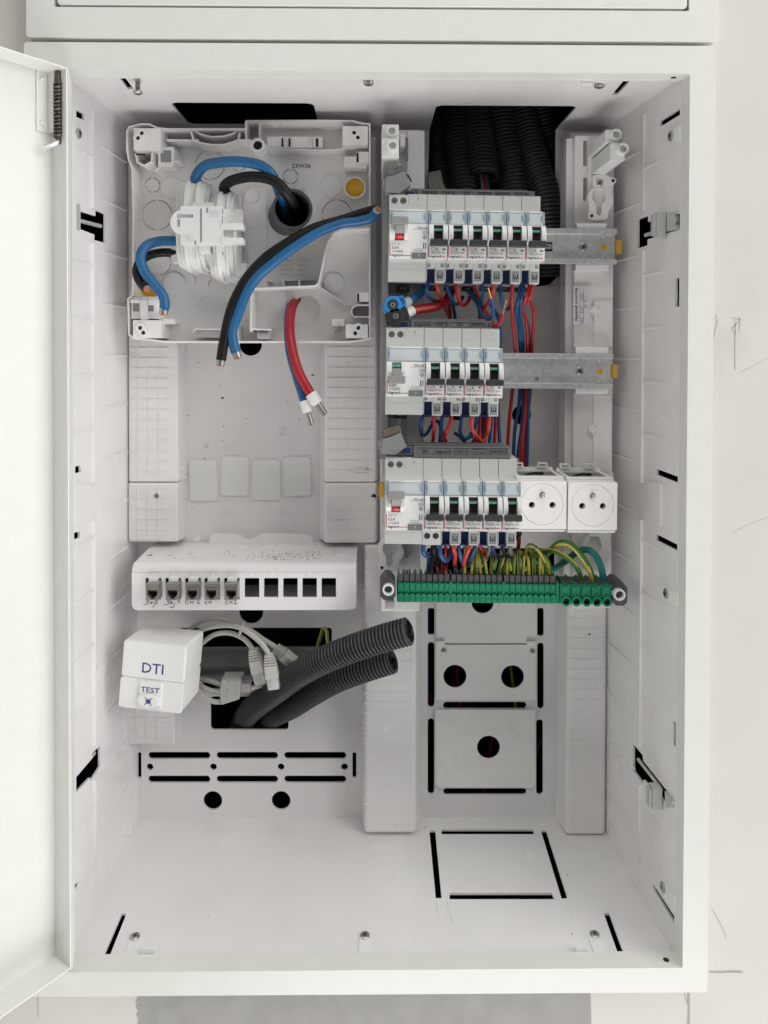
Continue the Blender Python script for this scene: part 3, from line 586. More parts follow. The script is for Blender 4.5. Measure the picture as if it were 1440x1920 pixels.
for yy, tx in ((602, 'DI'), (580, 'CT'), (556, 'DE')):
    q = W(1091, yy, 126); b.text(tx, 3.2, q.x+1.2, 126.3, q.z, rot=math.pi/2); b.rect(q.x-1.9, q.x+1.9, q.z+3.1, q.z+3.4, 126.3); b.rect(q.x-1.9, q.x+1.9, q.z-3.4, q.z-3.1, 126.3)
mk('printing', b, M['ink'], st, smooth=0)
b = MB()
for pts in ([(1104, 577), (1101, 574), (1099, 577), (1098, 573), (1102, 571)], [(1098, 565), (1095, 562), (1099, 560), (1100, 564), (1098, 566), (1104, 563)], [(1095, 554), (1104, 557)]): stroke(b, [(x-2, y) for x, y in pts], .35, 126.3)
mk('handwriting', b, M['inkgrey'], st, smooth=0)
# ---------------------------------------------------------------- DIN rails
def rail(pl, pr_, name, label, yclipL=False, yclipR=True, extra=None):
    (xa, ya), (xb, yb) = pl, pr_; A, B = W(xa, ya, YR), W(xb, yb, YR); c = A
    L = (B-A).length; ang = math.atan2((B-A).z, (B-A).x); hh = 17.5
    r = thing(name, (0, 0, -ZO/S), label, 'DIN rail', 'steel DIN rails'); r.location = (0, 0, 0); ORG[r.name] = Vector((0, 0, 0))
    b = MB(); prof = [(0, -hh), (0, -12.6), (6.4, -12.6), (6.4, 12.6), (0, 12.6), (0, hh), (1.2, hh), (1.2, 13.8), (7.4, 13.8), (7.4, -13.8), (1.2, -13.8), (1.2, -hh)]
    b.pyz(prof, 0, L); b.box(0, L, 1.2, 4.0, hh-1.0, hh+.2); b.box(0, L, 1.2, 4.0, -hh-.2, -hh+1.0); mk('rail_profile', b, M['steel'], r, bevel=.45)
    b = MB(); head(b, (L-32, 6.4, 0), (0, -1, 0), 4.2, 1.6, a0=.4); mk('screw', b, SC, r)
    b = MB(); b.pipe([(L-11.5, 5.6, 0), (L-11.5, 7, 0)], 2.9, 1.6, 18); b.cyl((L-11.5, 6.35, 0), (L-11.5, 6.3, 0), 1.7, 14); mk('rivet_ring', b, M['amber'], r)
    for z in (10.2, -10.2):
        b = MB(); b.box(L-14.5, L-10, 5.2, 6.5, z-1.5, z+1.5); b.box(L-14.2, L-11.5, 5.1, 5.4, z-.6, z+1.2, 1); mk('rail_notch', b, [M['steel'], M['clear_white']], r, smooth=0)
    if yclipR: b = MB(); b.box(L+.2, L+5, 1, 9, -6.6, 6.6); mk('end_clip', b, M['yellow'], r, bevel=.5)
    if yclipL: b = MB(); b.box(-5, -.2, -12, 4, -6.5, 6.5); mk('end_clip', b, M['yellow'], r, bevel=.5)
    if extra: extra(r, L)
    move(r, A, (0, -ang, 0)); return r, A, L
def ex1(r, L):
    x = L-68; b = MB(); b.pxz(rrect(x-5, x+5, -4.6, 4.6, 1), 6.2, 6.6); s = mk('rail_slot', b, M['hole'], r, smooth=0)
    b = MB(); b.pxz(rrect(x-3, x+4, -2.6, 2.6, 1), 4.5, 6.2); b.cyl((x, 4.45, 0), (x, 4.4, 0), .9, 12, mi=1); mk('slot_clip', b, [M['midgrey'], M['hole']], s)
def ex2(r, L):
    x = L-64; b = MB(); b.pxz(rrect(x-5.6, x+5.6, -5.2, 5.2, 1), 5.9, 6.6); b.pxz(rrect(x-4, x+4, -1.8, 1.8, .8), 5.6, 6.0, 1); mk('rail_label', b, [M['lightgrey'], M['steel']], r, bevel=.2)
    b = MB(); b.cyl((x-11, 6.42, -8), (x-11, 6.1, -8), 2.2, 16); mk('rail_dimple', b, M['screw'], r)
rail((722, 458.5), (1157, 462), 'din_rail', 'zinc steel DIN rail of the top breaker row with a slotted bare right end', extra=ex1)
rail((716, 693), (1150, 696.5), 'din_rail', 'zinc steel DIN rail of the middle breaker row with a long bare right half', extra=ex2)
rail((720, 916), (1150, 919), 'din_rail', 'DIN rail behind the bottom row of breakers and sockets, only its yellow left clip showing', yclipL=True, yclipR=False)
# ---------------------------------------------------------------- circuit breakers (local frame: x right, y depth, z up from the module bottom; rail face at y = 0)
SH, FT = -45.0, -67.0
def mcb(label, rating, screws=False, first=False):
    r = thing('circuit_breaker', (0, 0, 0), label, 'circuit breaker'); r.location = (0, 0, 0)
    w0, w1 = .24, 17.46
    b = MB(); b.pyz([(-2, 13), (SH, 13), (SH, 18.4), (FT+1.5, 18.4), (FT, 19.4), (FT, 50.6), (FT+2.5, 50.6), (FT+4, 63.6), (SH, 64.4), (SH, 81), (SH+2, 82.3), (-6, 82.3), (-2, 80)], w0, w1)
    if screws: b.box(w0, w1, SH+.02, -3, 0, 12.98)
    else:
        b.box(8.6, w1, SH+.02, -3, 0, 12.98); b.box(w0, .9, SH+.02, -3, 1.5, 12.98); b.box(.9, 8.6, -34, -3, 0, 12.98)
    b.box(w0+.15, w1-.15, SH-.25, SH+.1, 71.6, 71.9)
    body = mk('body', b, M['module'], r, bevel=.45)
    b = MB(); b.pyz([(FT-.35, 18.9), (FT-.35, 50.4), (FT+1, 50.4), (FT+1, 18.9)], w0+.05, w1-.05); mk('front_face', b, M['module_face'], body, bevel=.3)
    # label window
    b = MB(); b.pyz([(FT+1.0, 51), (FT+2.6, 62.6), (FT+4.5, 62.6), (FT+3, 51)], 2.2, 15.6); win = mk('label_window', b, M['window'], r, bevel=.4)
    for x0, x1, u0, u1 in ((.25, 2.1, 2.0, 3.4), (15.7, 17.4, 14.4, 15.8)): b = MB(); b.pyz([(FT+1.0, 51), (FT+2.6, 63.2), (FT+4.5, 63.2), (FT+3, 51)], x0, x1); b.pxz(rrect(u0, u1, 54.5, 60.5, .6), FT+.9, FT+3); mk('window_tab', b, M['window_tab'], win, bevel=.25)
    b = MB(); b.box(2.6, 15.2, FT+1.6, FT+4.5, 62.7, 63.9); mk('window_lip', b, M['clear_white'], win, bevel=.2)
    # toggle guard, slot, indicator and handle
    b = MB()
    for x0, x1 in ((.5, 4.6), (13.1, 17.3)): b.pyz([(FT-.3, 34), (FT-5.5, 35.5), (FT-7, 40), (FT-6, 46), (FT-2.5, 50.2), (FT, 50.4), (FT, 34)], x0, x1)
    g = mk('toggle_guard', b, M['module_face'], r, bevel=.5)
    b = MB(); b.box(4.61, 13.09, FT-.8, FT-.4, 32, 49.6); b.box(.7, 1.5, FT-3.6, FT-3.2, 41.2, 43.2); b.box(16.2, 17.0, FT-3.6, FT-3.2, 41.2, 43.2); mk('toggle_slot', b, M['hole'], g, smooth=0)
    b = MB(); b.pyz([(FT-.9, 43.6), (FT-3, 44), (FT-3, 46.4), (FT-.9, 46.6)], 4.8, 12.9); ind = mk('position_flag', b, M['green_ind'], r)
    b = MB(); b.text('O.OFF', 2.1, 8.85, FT-3.06, 44.5, width=6.6); mk('printing', b, M['white_ink'], ind, smooth=0)
    b = MB(); b.pyz([(FT-.9, 36), (FT-6, 36), (FT-9.5, 34.2), (FT-9.5, 31), (FT-.9, 32)], 4.9, 12.8)
    b.loft([[(8.9+dx, FT-7.2, z) for dx, z in rrect(-8.1, 8.1, 29.6, 35.6, 1.2)], [(8.9+dx*.97, FT-10.5, z) for dx, z in rrect(-8.1, 8.1, 30.0, 35.9, 1.4)], [(8.9+dx*.93, FT-12.0, z) for dx, z in rrect(-8.1, 8.1, 30.6, 35.2, 1.6)]])
    mk('toggle', b, M['toggle'], r, bevel=.35)
    pr = MB(); y = FT-.42
    pr.text(rating, 4.3, 2.6, y, 27.0, 'L', width=6.4); pr.frame(2.5, 10.6, 24.0, 26.3, .22, y); pr.text('4500 10', 1.6, 6.6, y, 24.55, width=6.6); pr.text('6kA', 2.0, 11.8, y, 24.4, 'L', width=3.6)
    pr.text('■8', 2.2, 13.3, y, 27.2, 'L', width=2.9); pr.text('legrand', 3.0, 2.4, y, 20.7, 'L', bold=.022, width=9.4); mk('printing', pr, M['ink'], body, smooth=0)
    b = MB(); b.rect(.6, 1.3, 21.6, 31.5, y); b.rect(.7, 2.0, 20.9, 21.6, y); b.rect(12.2, 15.9, 20.9, 21.6, y); mk('red_line', b, M['redink'], body, smooth=0)
    if screws:
        b = MB()
        for x in (4.6, 12.6): b.cyl((x, SH-.05, 8.6), (x, SH+.1, 8.6), 2.9, 20); b.cyl((x, SH-.12, 8.6), (x, SH, 8.6), 1.9, 16, mi=1)
        mk('terminal_screw', b, [M['hole'], M['ink']], r)
    else:
        b = MB(); b.box(1.0, 8.5, -36.5, -33.9, .3, 12.9); b.box(1.2, 8.3, SH+1, -36, -.4, .6); mk('neutral_port', b, M['dblue'], r, smooth=0)
        b = MB(); b.box(9.5, 16.6, SH-.35, SH+1, 1.2, 11.4); gp = mk('release_plate', b, M['midgrey'], r, bevel=.3)
        b = MB(); Y2 = SH-.42; b.rect(10.6, 11.5, 4.2, 8.6, Y2); b.rect(14.6, 15.5, 4.2, 8.6, Y2); b.rect(11.5, 14.6, 4.2, 5.3, Y2); b.rect(12.7, 13.3, 5.3, 7.6, Y2); mk('release_slot', b, M['ink'], gp, smooth=0)
        b = MB(); Y2 = SH-.06
        for x in (1.1, 13.6): b.rect(x, x+2.8, 14.4, 17.6, Y2); b.rect(x+.7, x+2.1, 15.6, 17.0, Y2-.05, 1)
        b.rect(8.5, 8.7, 0.2, 17.8, Y2)
        mk('test_opening', b, [M['inkgrey'], M['lightgrey']], body, smooth=0)
        b = MB(); b.text('13'[random.randint(0, 1)], 2.6, 1.6, SH-.06, 10.6+2.7, 'L'); mk('marking', b, M['inkgrey'], body, smooth=0)
    b = MB(); b.box(3, 15, -8, 2, -4.5, -.2); b.box(6.5, 11.5, -8.4, -7.9, -2.8, -1.4, 1); mk('rail_clip', b, [M['toggle'], M['midgrey']], r, bevel=.4)
    return r
def rcd(label, on):
    r = thing('residual_current_switch', (0, 0, 0), label, 'residual current switch', 'double width residual current switches at the left of each row'); r.location = (0, 0, 0)
    w0, w1 = .2, 35.2
    b = MB(); b.pyz([(-2, 2), (SH+3, 0), (SH, 1), (SH, 18.4), (FT+1.5, 18.4), (FT, 19.4), (FT, 50.6), (FT+2.5, 50.6), (FT+4, 63.6), (SH, 64.4), (SH, 81), (SH+2, 82.3), (-6, 82.3), (-2, 80)], w0, w1)
    b.box(w0+.15, w1-.15, SH-.25, SH+.1, 71.6, 71.9); b.box(w0+.15, w1-.15, SH-.25, SH+.1, 11.2, 11.5); body = mk('body', b, M['module'], r, bevel=.5)
    b = MB(); b.pyz([(FT-.35, 18.9), (FT-.35, 50.4), (FT+1, 50.4), (FT+1, 18.9)], w0+.05, w1-.05); mk('front_face', b, M['module_face'], body, bevel=.3)
    b = MB(); b.pyz([(FT+1.0, 51), (FT+2.6, 62.6), (FT+4.5, 62.6), (FT+3, 51)], 2.4, 33); win = mk('label_window', b, M['window'], r, bevel=.4)
    for x0, x1, u0, u1 in ((.25, 2.3, 2.0, 3.6), (33.1, 35.1, 31.8, 33.4)): b = MB(); b.pyz([(FT+1.0, 51), (FT+2.6, 63.2), (FT+4.5, 63.2), (FT+3, 51)], x0, x1); b.pxz(rrect(u0, u1, 54.5, 60.5, .6), FT+.9, FT+3); mk('window_tab', b, M['window_tab'], win, bevel=.25)
    b = MB(); b.box(3, 32.5, FT+1.6, FT+4.5, 62.7, 63.9); mk('window_lip', b, M['clear_white'], win, bevel=.2)
    b = MB()
    for x in (5.0, 13.2): b.cyl((x, SH-.05, 75.6), (x, SH+.1, 75.6), 2.9, 22); b.cyl((x, SH-.1, 75.6), (x, SH, 75.6), 2.2, 18, mi=1); b.rect(x-1.6, x+1.6, 75.4, 75.9, SH-.14, 0); b.rect(x-.25, x+.25, 74.2, 77.2, SH-.14, 0)
    mk('terminal_screw', b, [M['hole'], M['grey']], r)
    b = MB()
    for x0, x1 in ((.5, 5.2), (13.6, 17.2)): b.pyz([(FT-.3, 36), (FT-3.5, 37.5), (FT-5, 41), (FT-4, 46), (FT-2, 50.2), (FT, 50.4), (FT, 36)], x0, x1)
    g = mk('toggle_guard', b, M['module_face'], r, bevel=.5)
    b = MB(); b.box(5.25, 13.55, FT-.8, FT-.4, 35.6, 49.6); b.box(.7, 1.6, FT-2.6, FT-2.2, 42.2, 44.2); mk('toggle_slot', b, M['hole'], g, smooth=0)
    if on:
        b = MB(); b.pyz([(FT-.9, 36.2), (FT-2.5, 36.4), (FT-3, 40.5), (FT-.9, 41)], 5.3, 13.5); f = mk('position_flag', b, M['red_ind'], r)
        b = MB(); b.text('I.On', 2.6, 10.6, FT-3.1, 37.3, width=4.8); mk('printing', b, M['white_ink'], f, smooth=0); t0 = 48.5
        b = MB(); b.pyz([(FT-.9, 41.2), (FT-3.2, 41.2), (FT-7.5, 47.5), (FT-7.5, 49.5), (FT-.9, 49)], 5.4, 13.4)
    else:
        b = MB(); b.pyz([(FT-.9, 45), (FT-3, 45.2), (FT-3, 48.8), (FT-.9, 49.2)], 5.3, 13.5); f = mk('position_flag', b, M['green_ind'], r)
        b = MB(); b.text('O.OFF', 2.2, 9.4, FT-3.06, 46, width=6.6); mk('printing', b, M['white_ink'], f, smooth=0); t0 = 30.6
        b = MB(); b.pyz([(FT-.9, 44.5), (FT-3.4, 44.5), (FT-7.5, 36), (FT-7.5, 34), (FT-.9, 33)], 5.4, 13.4)
    b.loft([[(9.2+dx, FT-6.2, t0+z) for dx, z in rrect(-8, 8, 0, 7.2, 1.0)], [(9.2+dx*.99, FT-9, t0+.2+z) for dx, z in rrect(-8, 8, 0, 7, 1.4)], [(9.2+dx*.94, FT-10, t0+.8+z) for dx, z in rrect(-8, 8, 0, 5.6, 1.6)]])
    mk('toggle', b, M['midgrey'], r, bevel=.35)
    pr = MB(); y = FT-.42; pr.text('30mA', 4.4, 34.6, y, 45.4, 'R', width=9.4); pr.text('IΔn', 1.6, 24.6, y, 45.5, 'R', width=2.2); pr.frame(30.2, 34.4, 41.4, 43.9, .3, y); pr.text('~', 2.6, 32.3, y, 41.8, width=2.4)
    for k in range(8):
        a = k*math.pi/4; pr.rect(32.4+1.5*math.cos(a)-.35, 32.4+1.5*math.cos(a)+.35, 38.6+1.5*math.sin(a)-.35, 38.6+1.5*math.sin(a)+.35, y)
    pr.frame(31.5, 33.3, 37.7, 39.5, .3, y); pr.rect(31.0, 31.9, 28.2, 33.6, y)
    for k in range(5): pr.rect(32.6, 34, 28.4+k*1.1, 28.9+k*1.1, y)
    if on: pr.text('DX³- ID', 2.4, 2.8, y, 31.6, 'L', width=7.4)
    pr.text('63A', 4.2, 2.8, y, 27.6, 'L', width=6.4); pr.text('400V', 1.6, 2.8, y, 25, 'L', width=3.2); pr.frame(6.2, 12.6, 24.6, 26.7, .22, y); pr.text('6000', 1.6, 9.4, y, 25, width=5)
    pr.text('legrand', 3.2, 2.8, y, 21.2, 'L', bold=.022, width=9.8); pr.text('Test tous les', 1.5, 26.5, y, 27.6, width=8); pr.text('6 mois/month', 1.5, 26.5, y, 25.9, width=8); mk('printing', pr, M['ink'], body, smooth=0)
    b = MB(); b.rect(.7, 1.4, 22.2, 33.5, y); b.rect(.8, 2.5, 21.5, 22.2, y); b.rect(13, 19.8, 21.5, 22.2, y); mk('red_line', b, M['redink'], body, smooth=0)
    b = MB(); b.pxz(rrect(20.6, 33.8, 18.95, 24.6, .7), FT-1.2, FT-.2); tb = mk('test_button', b, M['grey'], r, bevel=.3)
    b = MB(); b.text('T', 3.6, 27.2, FT-1.26, 20.4, bold=.02); mk('printing', b, M['lightgrey'], tb, smooth=0)
    b = MB(); Y2 = SH-.06; b.rect(18.1, 18.35, 71.8, 81, Y2); b.rect(26.7, 26.9, 73.4, 78.6, Y2); b.add([(26.0, Y2, 77), (26.3, Y2, 77), (26.95, Y2, 79.2), (26.65, Y2, 79.2)], [(0, 1, 2, 3)]); b.add([(27.6, Y2, 77), (27.3, Y2, 77), (26.65, Y2, 79.2), (26.95, Y2, 79.2)], [(0, 1, 2, 3)]); b.text('1 2', 2.4, 1.2, Y2, 79.4, 'L'); mk('marking', b, M['inkgrey'], body, smooth=0)
    b = MB(); b.box(9, 22, -8, 2, -6.5, -.2); b.box(12.5, 18.5, -8.4, -7.9, -4.2, -1.8, 1); mk('rail_clip', b, [M['toggle'], M['midgrey']], r, bevel=.4)
    return r
ROWS = [(727.7, 362.5, 0.75, [('C16', 'first')], 'top'), (722.4, 613.2, .75, [], 'middle'), (721.2, 857.3, .55, [], 'bottom')]
ORD = ['first', 'second', 'third', 'fourth', 'fifth', 'sixth']
ratings = [['C16']*5+['C10'], ['C16']*4, ['C32', 'C20', 'C16', 'C16', 'C16']]
RF = []   # row frames: function local x (mm), z (mm from bottom) -> world
cache = {}
for ri, (px, py, tilt, _, nm) in enumerate(ROWS):
    A = W(px, py, YS); ca, sa = math.cos(R(tilt)), math.sin(R(tilt)); O = A-Vector((82.2*sa*0, 0, 82.2))
    RF.append(lambda x, y, z, O=O, ca=ca, sa=sa: Vector((O.x+x*ca+z*sa*0, YR+y, O.z-x*sa+z)))
    r = rcd({'top': 'double width residual current switch in the top row, grey lever up over a red flag', 'middle': 'double width residual current switch in the middle row, grey lever down under a green flag', 'bottom': 'double width residual current switch in the bottom row, lever up, above the keyhole plate'}[nm], ri != 1)
    move(r, (O.x, YR, O.z), (0, R(tilt), 0))
    n = len(ratings[ri])
    for i, rt in enumerate(ratings[ri]):
        x = 35.4+i*17.7; pos = 'last' if i == n-1 else ORD[i]
        lab = 'slim %s breaker with black toggle, %s one right of the %s row residual current switch' % (rt, pos, nm)
        if rt == 'C10': lab = 'slim C10 breaker with black toggle at the right end of the top row'
        if rt == 'C32': lab = 'slim C32 breaker with two black terminal screws at its foot, bottom row'
        if rt == 'C20': lab = 'slim C20 breaker in the bottom row, right beside the C32 breaker with screw terminals'
        key = (rt, rt == 'C32')
        if key in cache: m = dup(cache[key])
        else: m = cache[key] = mcb(lab, rt, rt == 'C32')
        m['label'] = lab; m['group'] = 'slim circuit breakers clipped on the rails'
        move(m, (O.x+x*ca, YR, O.z-x*sa), (0, R(tilt), 0))
# ---------------------------------------------------------------- comb busbars above the rows
def busbar(x0, y0, x1, y1, tilt, Y, cells, label, endcap=True):
    A, B = W(x0, y0, Y), W(x1, y0, Y); L = B.x-A.x; h = A.z-W(x0, y1, Y).z
    r = thing('comb_busbar', (0, 0, 0), label, 'comb busbar', 'grey comb busbars above the breaker rows'); r.location = (0, 0, 0)
    b = MB(); b.box(0, L, 0, 16, -h-3, 0); b.box(-6, L-6, 4, 18, 0.1, 1.6) if endcap else None; body = mk('busbar_body', b, M['grey'], r, bevel=.4)
    if endcap: b = MB(); b.box(-14, -.1, 2, 14, -h-1, -.4); b.box(-11, -2.5, 1.2, 2.1, -h, -1.6, 1); mk('end_piece', b, [M['grey'], M['dblue']], r, bevel=.4)
    for xa, xb, tx, tw in cells:
        a, c = W(xa, y0, Y).x-A.x, W(xb, y0, Y).x-A.x
        f = MB(); f.frame(a, c, -h+.2, -1.6, .35, -.08); f.rect(a, c, -2.4, -1.5, -.12); cell = mk('label_cell', f, M['ink'], body, smooth=0)
        if tx:
            t = MB(); lines = tx.split('\n')
            for i, ln in enumerate(lines): t.text(ln, (4.6 if len(lines) == 1 else 2.7), (a+c)/2, -.2, -h+1.6+(len(lines)-1-i)*3.0, bold=.02, width=(c-a)*tw)
            mk('printing', t, M['ink'], cell, smooth=0)
    move(r, A, (0, R(tilt), 0))
busbar(783, 355, 1003, 367, .7, 76, [(791, 822, 'legrand', .85), (826, 857, '4 049 26', .8), (860, 890, '63A', .4), (894, 923, '230/400Vac', .9), (928, 958, 'legrand', .85), (962, 993, '4 049 26', .8)], 'grey comb busbar with printed cells behind the top of the uppermost breaker row')
busbar(771, 600, 923, 614, .5, 72, [(777, 808, 'legrand', .9), (812, 844, '4 049 26', .75), (846, 878, '63A', .38), (880, 913, '230/400Vac', .9), (915, 922, 'le', .8)], 'grey comb busbar above the middle breaker row with a red wire hooked on its end')
busbar(776, 836, 958, 852, .5, 68, [(783, 813, 'ERC', .45), (816, 846, 'legrand', .85), (851, 880, '4 049 26', .85), (884, 914, 'Made in\nFrance', .8), (917, 952, '24W08CE', .95)], 'grey comb busbar reading Made in France above the bottom breaker row')
# tilted grey terminal covers
def cover(px, py, label, dark):
    r = thing('terminal_cover', (0, 0, 0), label, 'terminal cover', 'tilted grey terminal covers'); r.location = (0, 0, 0)
    b = MB(); b.pxz([(-10, -8), (-9, 6), (-1, 8), (8, 12), (14, -1), (3, -9)], 0, 18); bd = mk('cover_body', b, M['midgrey'], r, bevel=.5)
    b = MB(); b.pxz([(-8.6, 6.6), (-7, 14), (7, 18.5), (9.6, 12.8), (-1, 8.8)], 2, 16); b.pxz([(-2, 14.2), (3.5, 15.8), (3.3, 14.8), (-2, 13.2)], 1.8, 2.1, 1); mk('hinged_lid', b, [M['debris'] if dark else M['grey'], M['ink']], r, bevel=.4)
    b = MB(); b.pxz([(10.5, 8), (12, 8.4), (15.2, 2.2), (13.8, 1.6)], -.4, 1.2); mk('cover_slot', b, M['ink'], r, smooth=0)
    b = MB(); b.box(-13, -9.5, -1, 12, -3, 4); b.frame(-12.5, -10.2, -2.2, 3.2, .4, -1.1, 1); mk('cover_tab', b, [M['midgrey'], M['ink']], r, bevel=.3)
    b = MB(); b.tube([(9, 2, -6), (11.5, 2, -7.5), (11, 2, -10), (8.6, 2, -9.5)], .5, 8); mk('cover_hook', b, M['toggle'], r)
    move(r, W(px, py, 66))
cover(742, 344, 'tilted grey plastic cover above the residual current switch of the top row', False); cover(735, 835, 'tilted grey plastic cover with smoky lid above the residual current switch of the bottom row', True)
# fat feed connectors between top and middle rows
def feed(px, py, m, lugm, label, tilt):
    r = thing('feed_connector', (0, 0, 0), label, 'connector', 'round feed connectors below the top row'); r.location = (0, 0, 0)
    b = MB(); b.loft([[(x, y, z) for x, z in circ(0, 0, rr, 28)] for y, rr in ((14, 8.6), (2, 8.6), (0, 7.8))]); b.pxz(rrect(-9.5, -3, -6, 4, 1), 2.5, 13); b.pxz([(3, -6.5), (13, -3.4), (12, 5.6), (2, 7.5)], 2.2, 13); mk('connector_body', b, m, r, bevel=.4)
    b = MB(); b.pipe([(0, -1.2, 0), (0, .3, 0)], 4.8, 3.9, 24); b.cyl((0, -.25, 0), (0, .1, 0), 4.0, 20, mi=0); mk('screw_socket', b, M['ink'], r)
    b = MB(); head(b, (0, -.3, 0), (0, -1, 0), 2.8, .7, a0=.2); mk('screw', b, [M['grey'], M['hole']], r)
    b = MB(); b.pxz([(8, -2.6), (12.4, -1.4), (11.7, 4), (7.2, 3.2)], 1.2, 2.6); b.pxz([(8.2, .4), (9.6, .8), (8.9, 3.2), (7.6, 2.8)], .9, 1.4, 1); mk('lug_plate', b, [lugm, M['dblue']], r, bevel=.2)
    move(r, W(px, py, 66), (0, R(tilt), 0))
feed(736.5, 571.5, M['bblue'], M['cblue'], 'bright blue round feed connector with a screw, below the top row', -18); feed(742, 593, M['toggle'], M['toggle'], 'black round feed connector with a screw, right under the bright blue one', -12)
# ---------------------------------------------------------------- two socket outlets at the right end of the bottom row
def socket(x0, y0, x1, y1, label):
    YF2 = 50; a0, a1, z0, z1 = FR(x0, y0, x1, y1, YF2); w, h = a1-a0, z1-z0
    r = thing('socket_outlet', (0, 0, 0), label, 'power socket', 'white socket outlets on the bottom rail'); r.location = (0, 0, 0)
    cx, cz = w/2, h*.52; rr = 19.3
    b = MB(); b.pxz(rrect(.2, w-.2, -1.2, h+.6, .8), 8, 52); body = mk('socket_body', b, M['socket'], r, bevel=.5)
    b = MB(); b.holed(rrect(0, w, 0, h, .8), [circ(cx, cz, rr, 56)], lambda x, z: (x, 0, z), lambda x, z: (x, 8.5, z)); mk('front_plate', b, M['socket'], r, bevel=.35)
    b = MB(); b.holed(circ(cx, cz, rr-.28, 56), [circ(cx-9.5, cz-.8, 2.9, 20), circ(cx+9.5, cz-.8, 2.9, 20), circ(cx, cz+8.6, 2.6, 20)], lambda x, z: (x, .05, z), lambda x, z: (x, 7, z)); ins = mk('socket_insert', b, M['socket'], r)
    b = MB(); b.cyl((cx, 6.5, cz+8.6), (cx, -1.5, cz+8.6), 2.0, 16); b.ball((cx, -1.5, cz+8.6), 2.0, 12, 6); mk('earth_pin', b, M['screw'], ins)
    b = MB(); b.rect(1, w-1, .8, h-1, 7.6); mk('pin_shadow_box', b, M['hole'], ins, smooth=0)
    # open rear top frame
    T0, T1 = 10.0, 50.0; zt = h+.7
    b = MB(); b.box(.3, w-.3, T0, T0+5, zt, zt+2.2); b.box(1.0, 4.6, T0+5.01, T1, zt, zt+2.0); b.box(w-4.6, w-1.0, T0+5.01, T1, zt, zt+2.0); b.box(1.0, w-1, T1+.01, T1+3.5, zt, zt+4.5); tf = mk('top_frame', b, M['socket'], r, bevel=.4)
    for x in (9, 33): b = MB(); b.holed(rrect(x-5, x+5, zt+4.6, zt+9, .6), [rrect(x-3.4, x+3.4, zt+5.6, zt+7.8, .4)], lambda x_, z: (x_, T1-2, z), lambda x_, z: (x_, T1+3.4, z)); mk('top_clip', b, M['socket'], tf, bevel=.25)
    b = MB(); b.box(4.7, w-4.7, T0+5.1, T1-.1, zt-.2, zt+.15); mk('open_recess', b, M['grey'], r, smooth=0)
    b = MB(); b.tube(catmull([(10, T0+12, zt+1), (20, T0+16, zt+2.5), (30, T0+24, zt+1)]), 1.3, 8); mk('inner_wire', b, M['black'], r)
    b = MB(); b.pxz(rrect(.6, w-.6, -3.0, -1.25, .3), 3, 40); mk('base_ledge', b, M['socket'], r, bevel=.3)
    move(r, (a0, YF2, z0), (0, R(.35), 0))
socket(971, 902, 1062, 992, 'white socket outlet with earth pin, touching the last breaker of the bottom row'); socket(1065, 904, 1157, 994, 'white socket outlet with earth pin at the right end of the bottom row')
# ---------------------------------------------------------------- meter board (open white plastic base)
mbd = thing('meter_board', (W(466, 440, 140).x, 140, W(466, 440, 140).z), 'white plastic meter base board with knockout rings and yellow plugs, upper left', 'meter board')
YB, YM = 146.0, 116.0
outl = [(236, 246), (241, 236), (262, 231), (280, 231), (296, 238), (314, 240), (459, 240), (460, 225), (600, 224), (662, 225), (678, 229), (695, 231), (695, 636), (676, 640), (655, 643), (310, 643), (284, 640), (249, 636), (240, 628), (238, 560), (247, 552), (248, 400), (246, 318), (239, 298), (236, 280)]
def pxp(pts, Y): return [(W(x, y, Y).x, W(x, y, Y).z) for x, y in pts]
def inset(P, d):     # polygon inset (2-D)
    n = len(P); ar = sum(P[i][0]*P[(i+1) % n][1]-P[(i+1) % n][0]*P[i][1] for i in range(n)); s = 1 if ar > 0 else -1; out = []
    for i in range(n):
        a, c, e = Vector(P[i-1]).to_2d(), Vector(P[i]).to_2d(), Vector(P[(i+1) % n]).to_2d()
        u, v = (c-a).normalized(), (e-c).normalized(); n1, n2 = Vector((-u.y, u.x))*s, Vector((-v.y, v.x))*s
        m = (n1+n2); m = m/max(m.length_squared/2, .35) ; out.append(tuple(c+m*d))
    return out
OP = pxp(outl, YM)
def arcs(cx, cy, r, w=.85, gap=13, n=7, a0=0):
    c = W(cx, cy, YB); rm = r/ppm(YB); out = []
    for k in range(4):
        A0, A1 = R(a0+90*k+gap/2), R(a0+90*k+90-gap/2); T = [A0+(A1-A0)*i/n for i in range(n+1)]
        out.append([(c.x+(rm+w/2)*math.cos(t), c.z+(rm+w/2)*math.sin(t)) for t in T]+[(c.x+(rm-w/2)*math.cos(t), c.z+(rm-w/2)*math.sin(t)) for t in T[::-1]])
    return out
rings = [(394, 309, 27), (286, 347, 13.5), (295, 403, 27.5), (545, 331, 13.5), (632, 403, 28), (397, 582, 27.5), (508, 581, 13.5), (296, 492, 24), (448, 309, 12), (455, 583, 12)]
holes = [a for x, y, r in rings for a in arcs(x, y, r)]
c = W(574, 582, YB); holes.append(circ(c.x, c.z, 27/ppm(YB), 36))
c = W(541, 404, YB); holes.append(circ(c.x, c.z, 35/ppm(YB), 36))
for pts in ([(361, 500), (362, 512), (368, 522), (366, 536), (364, 536), (366, 523), (360, 513), (359, 500)], [(393, 524), (397, 524), (394, 530), (394, 536), (391, 536), (391, 529)]): holes.append(pxp(pts, YB))
inr = inset(OP, 1.2)
b = MB(); b.holed(inr, holes, lambda x, z: (x, YB, z), lambda x, z: (x, YB+1.6, z)); base = mk('base_plate', b, M['plastic'], mbd, smooth=0)
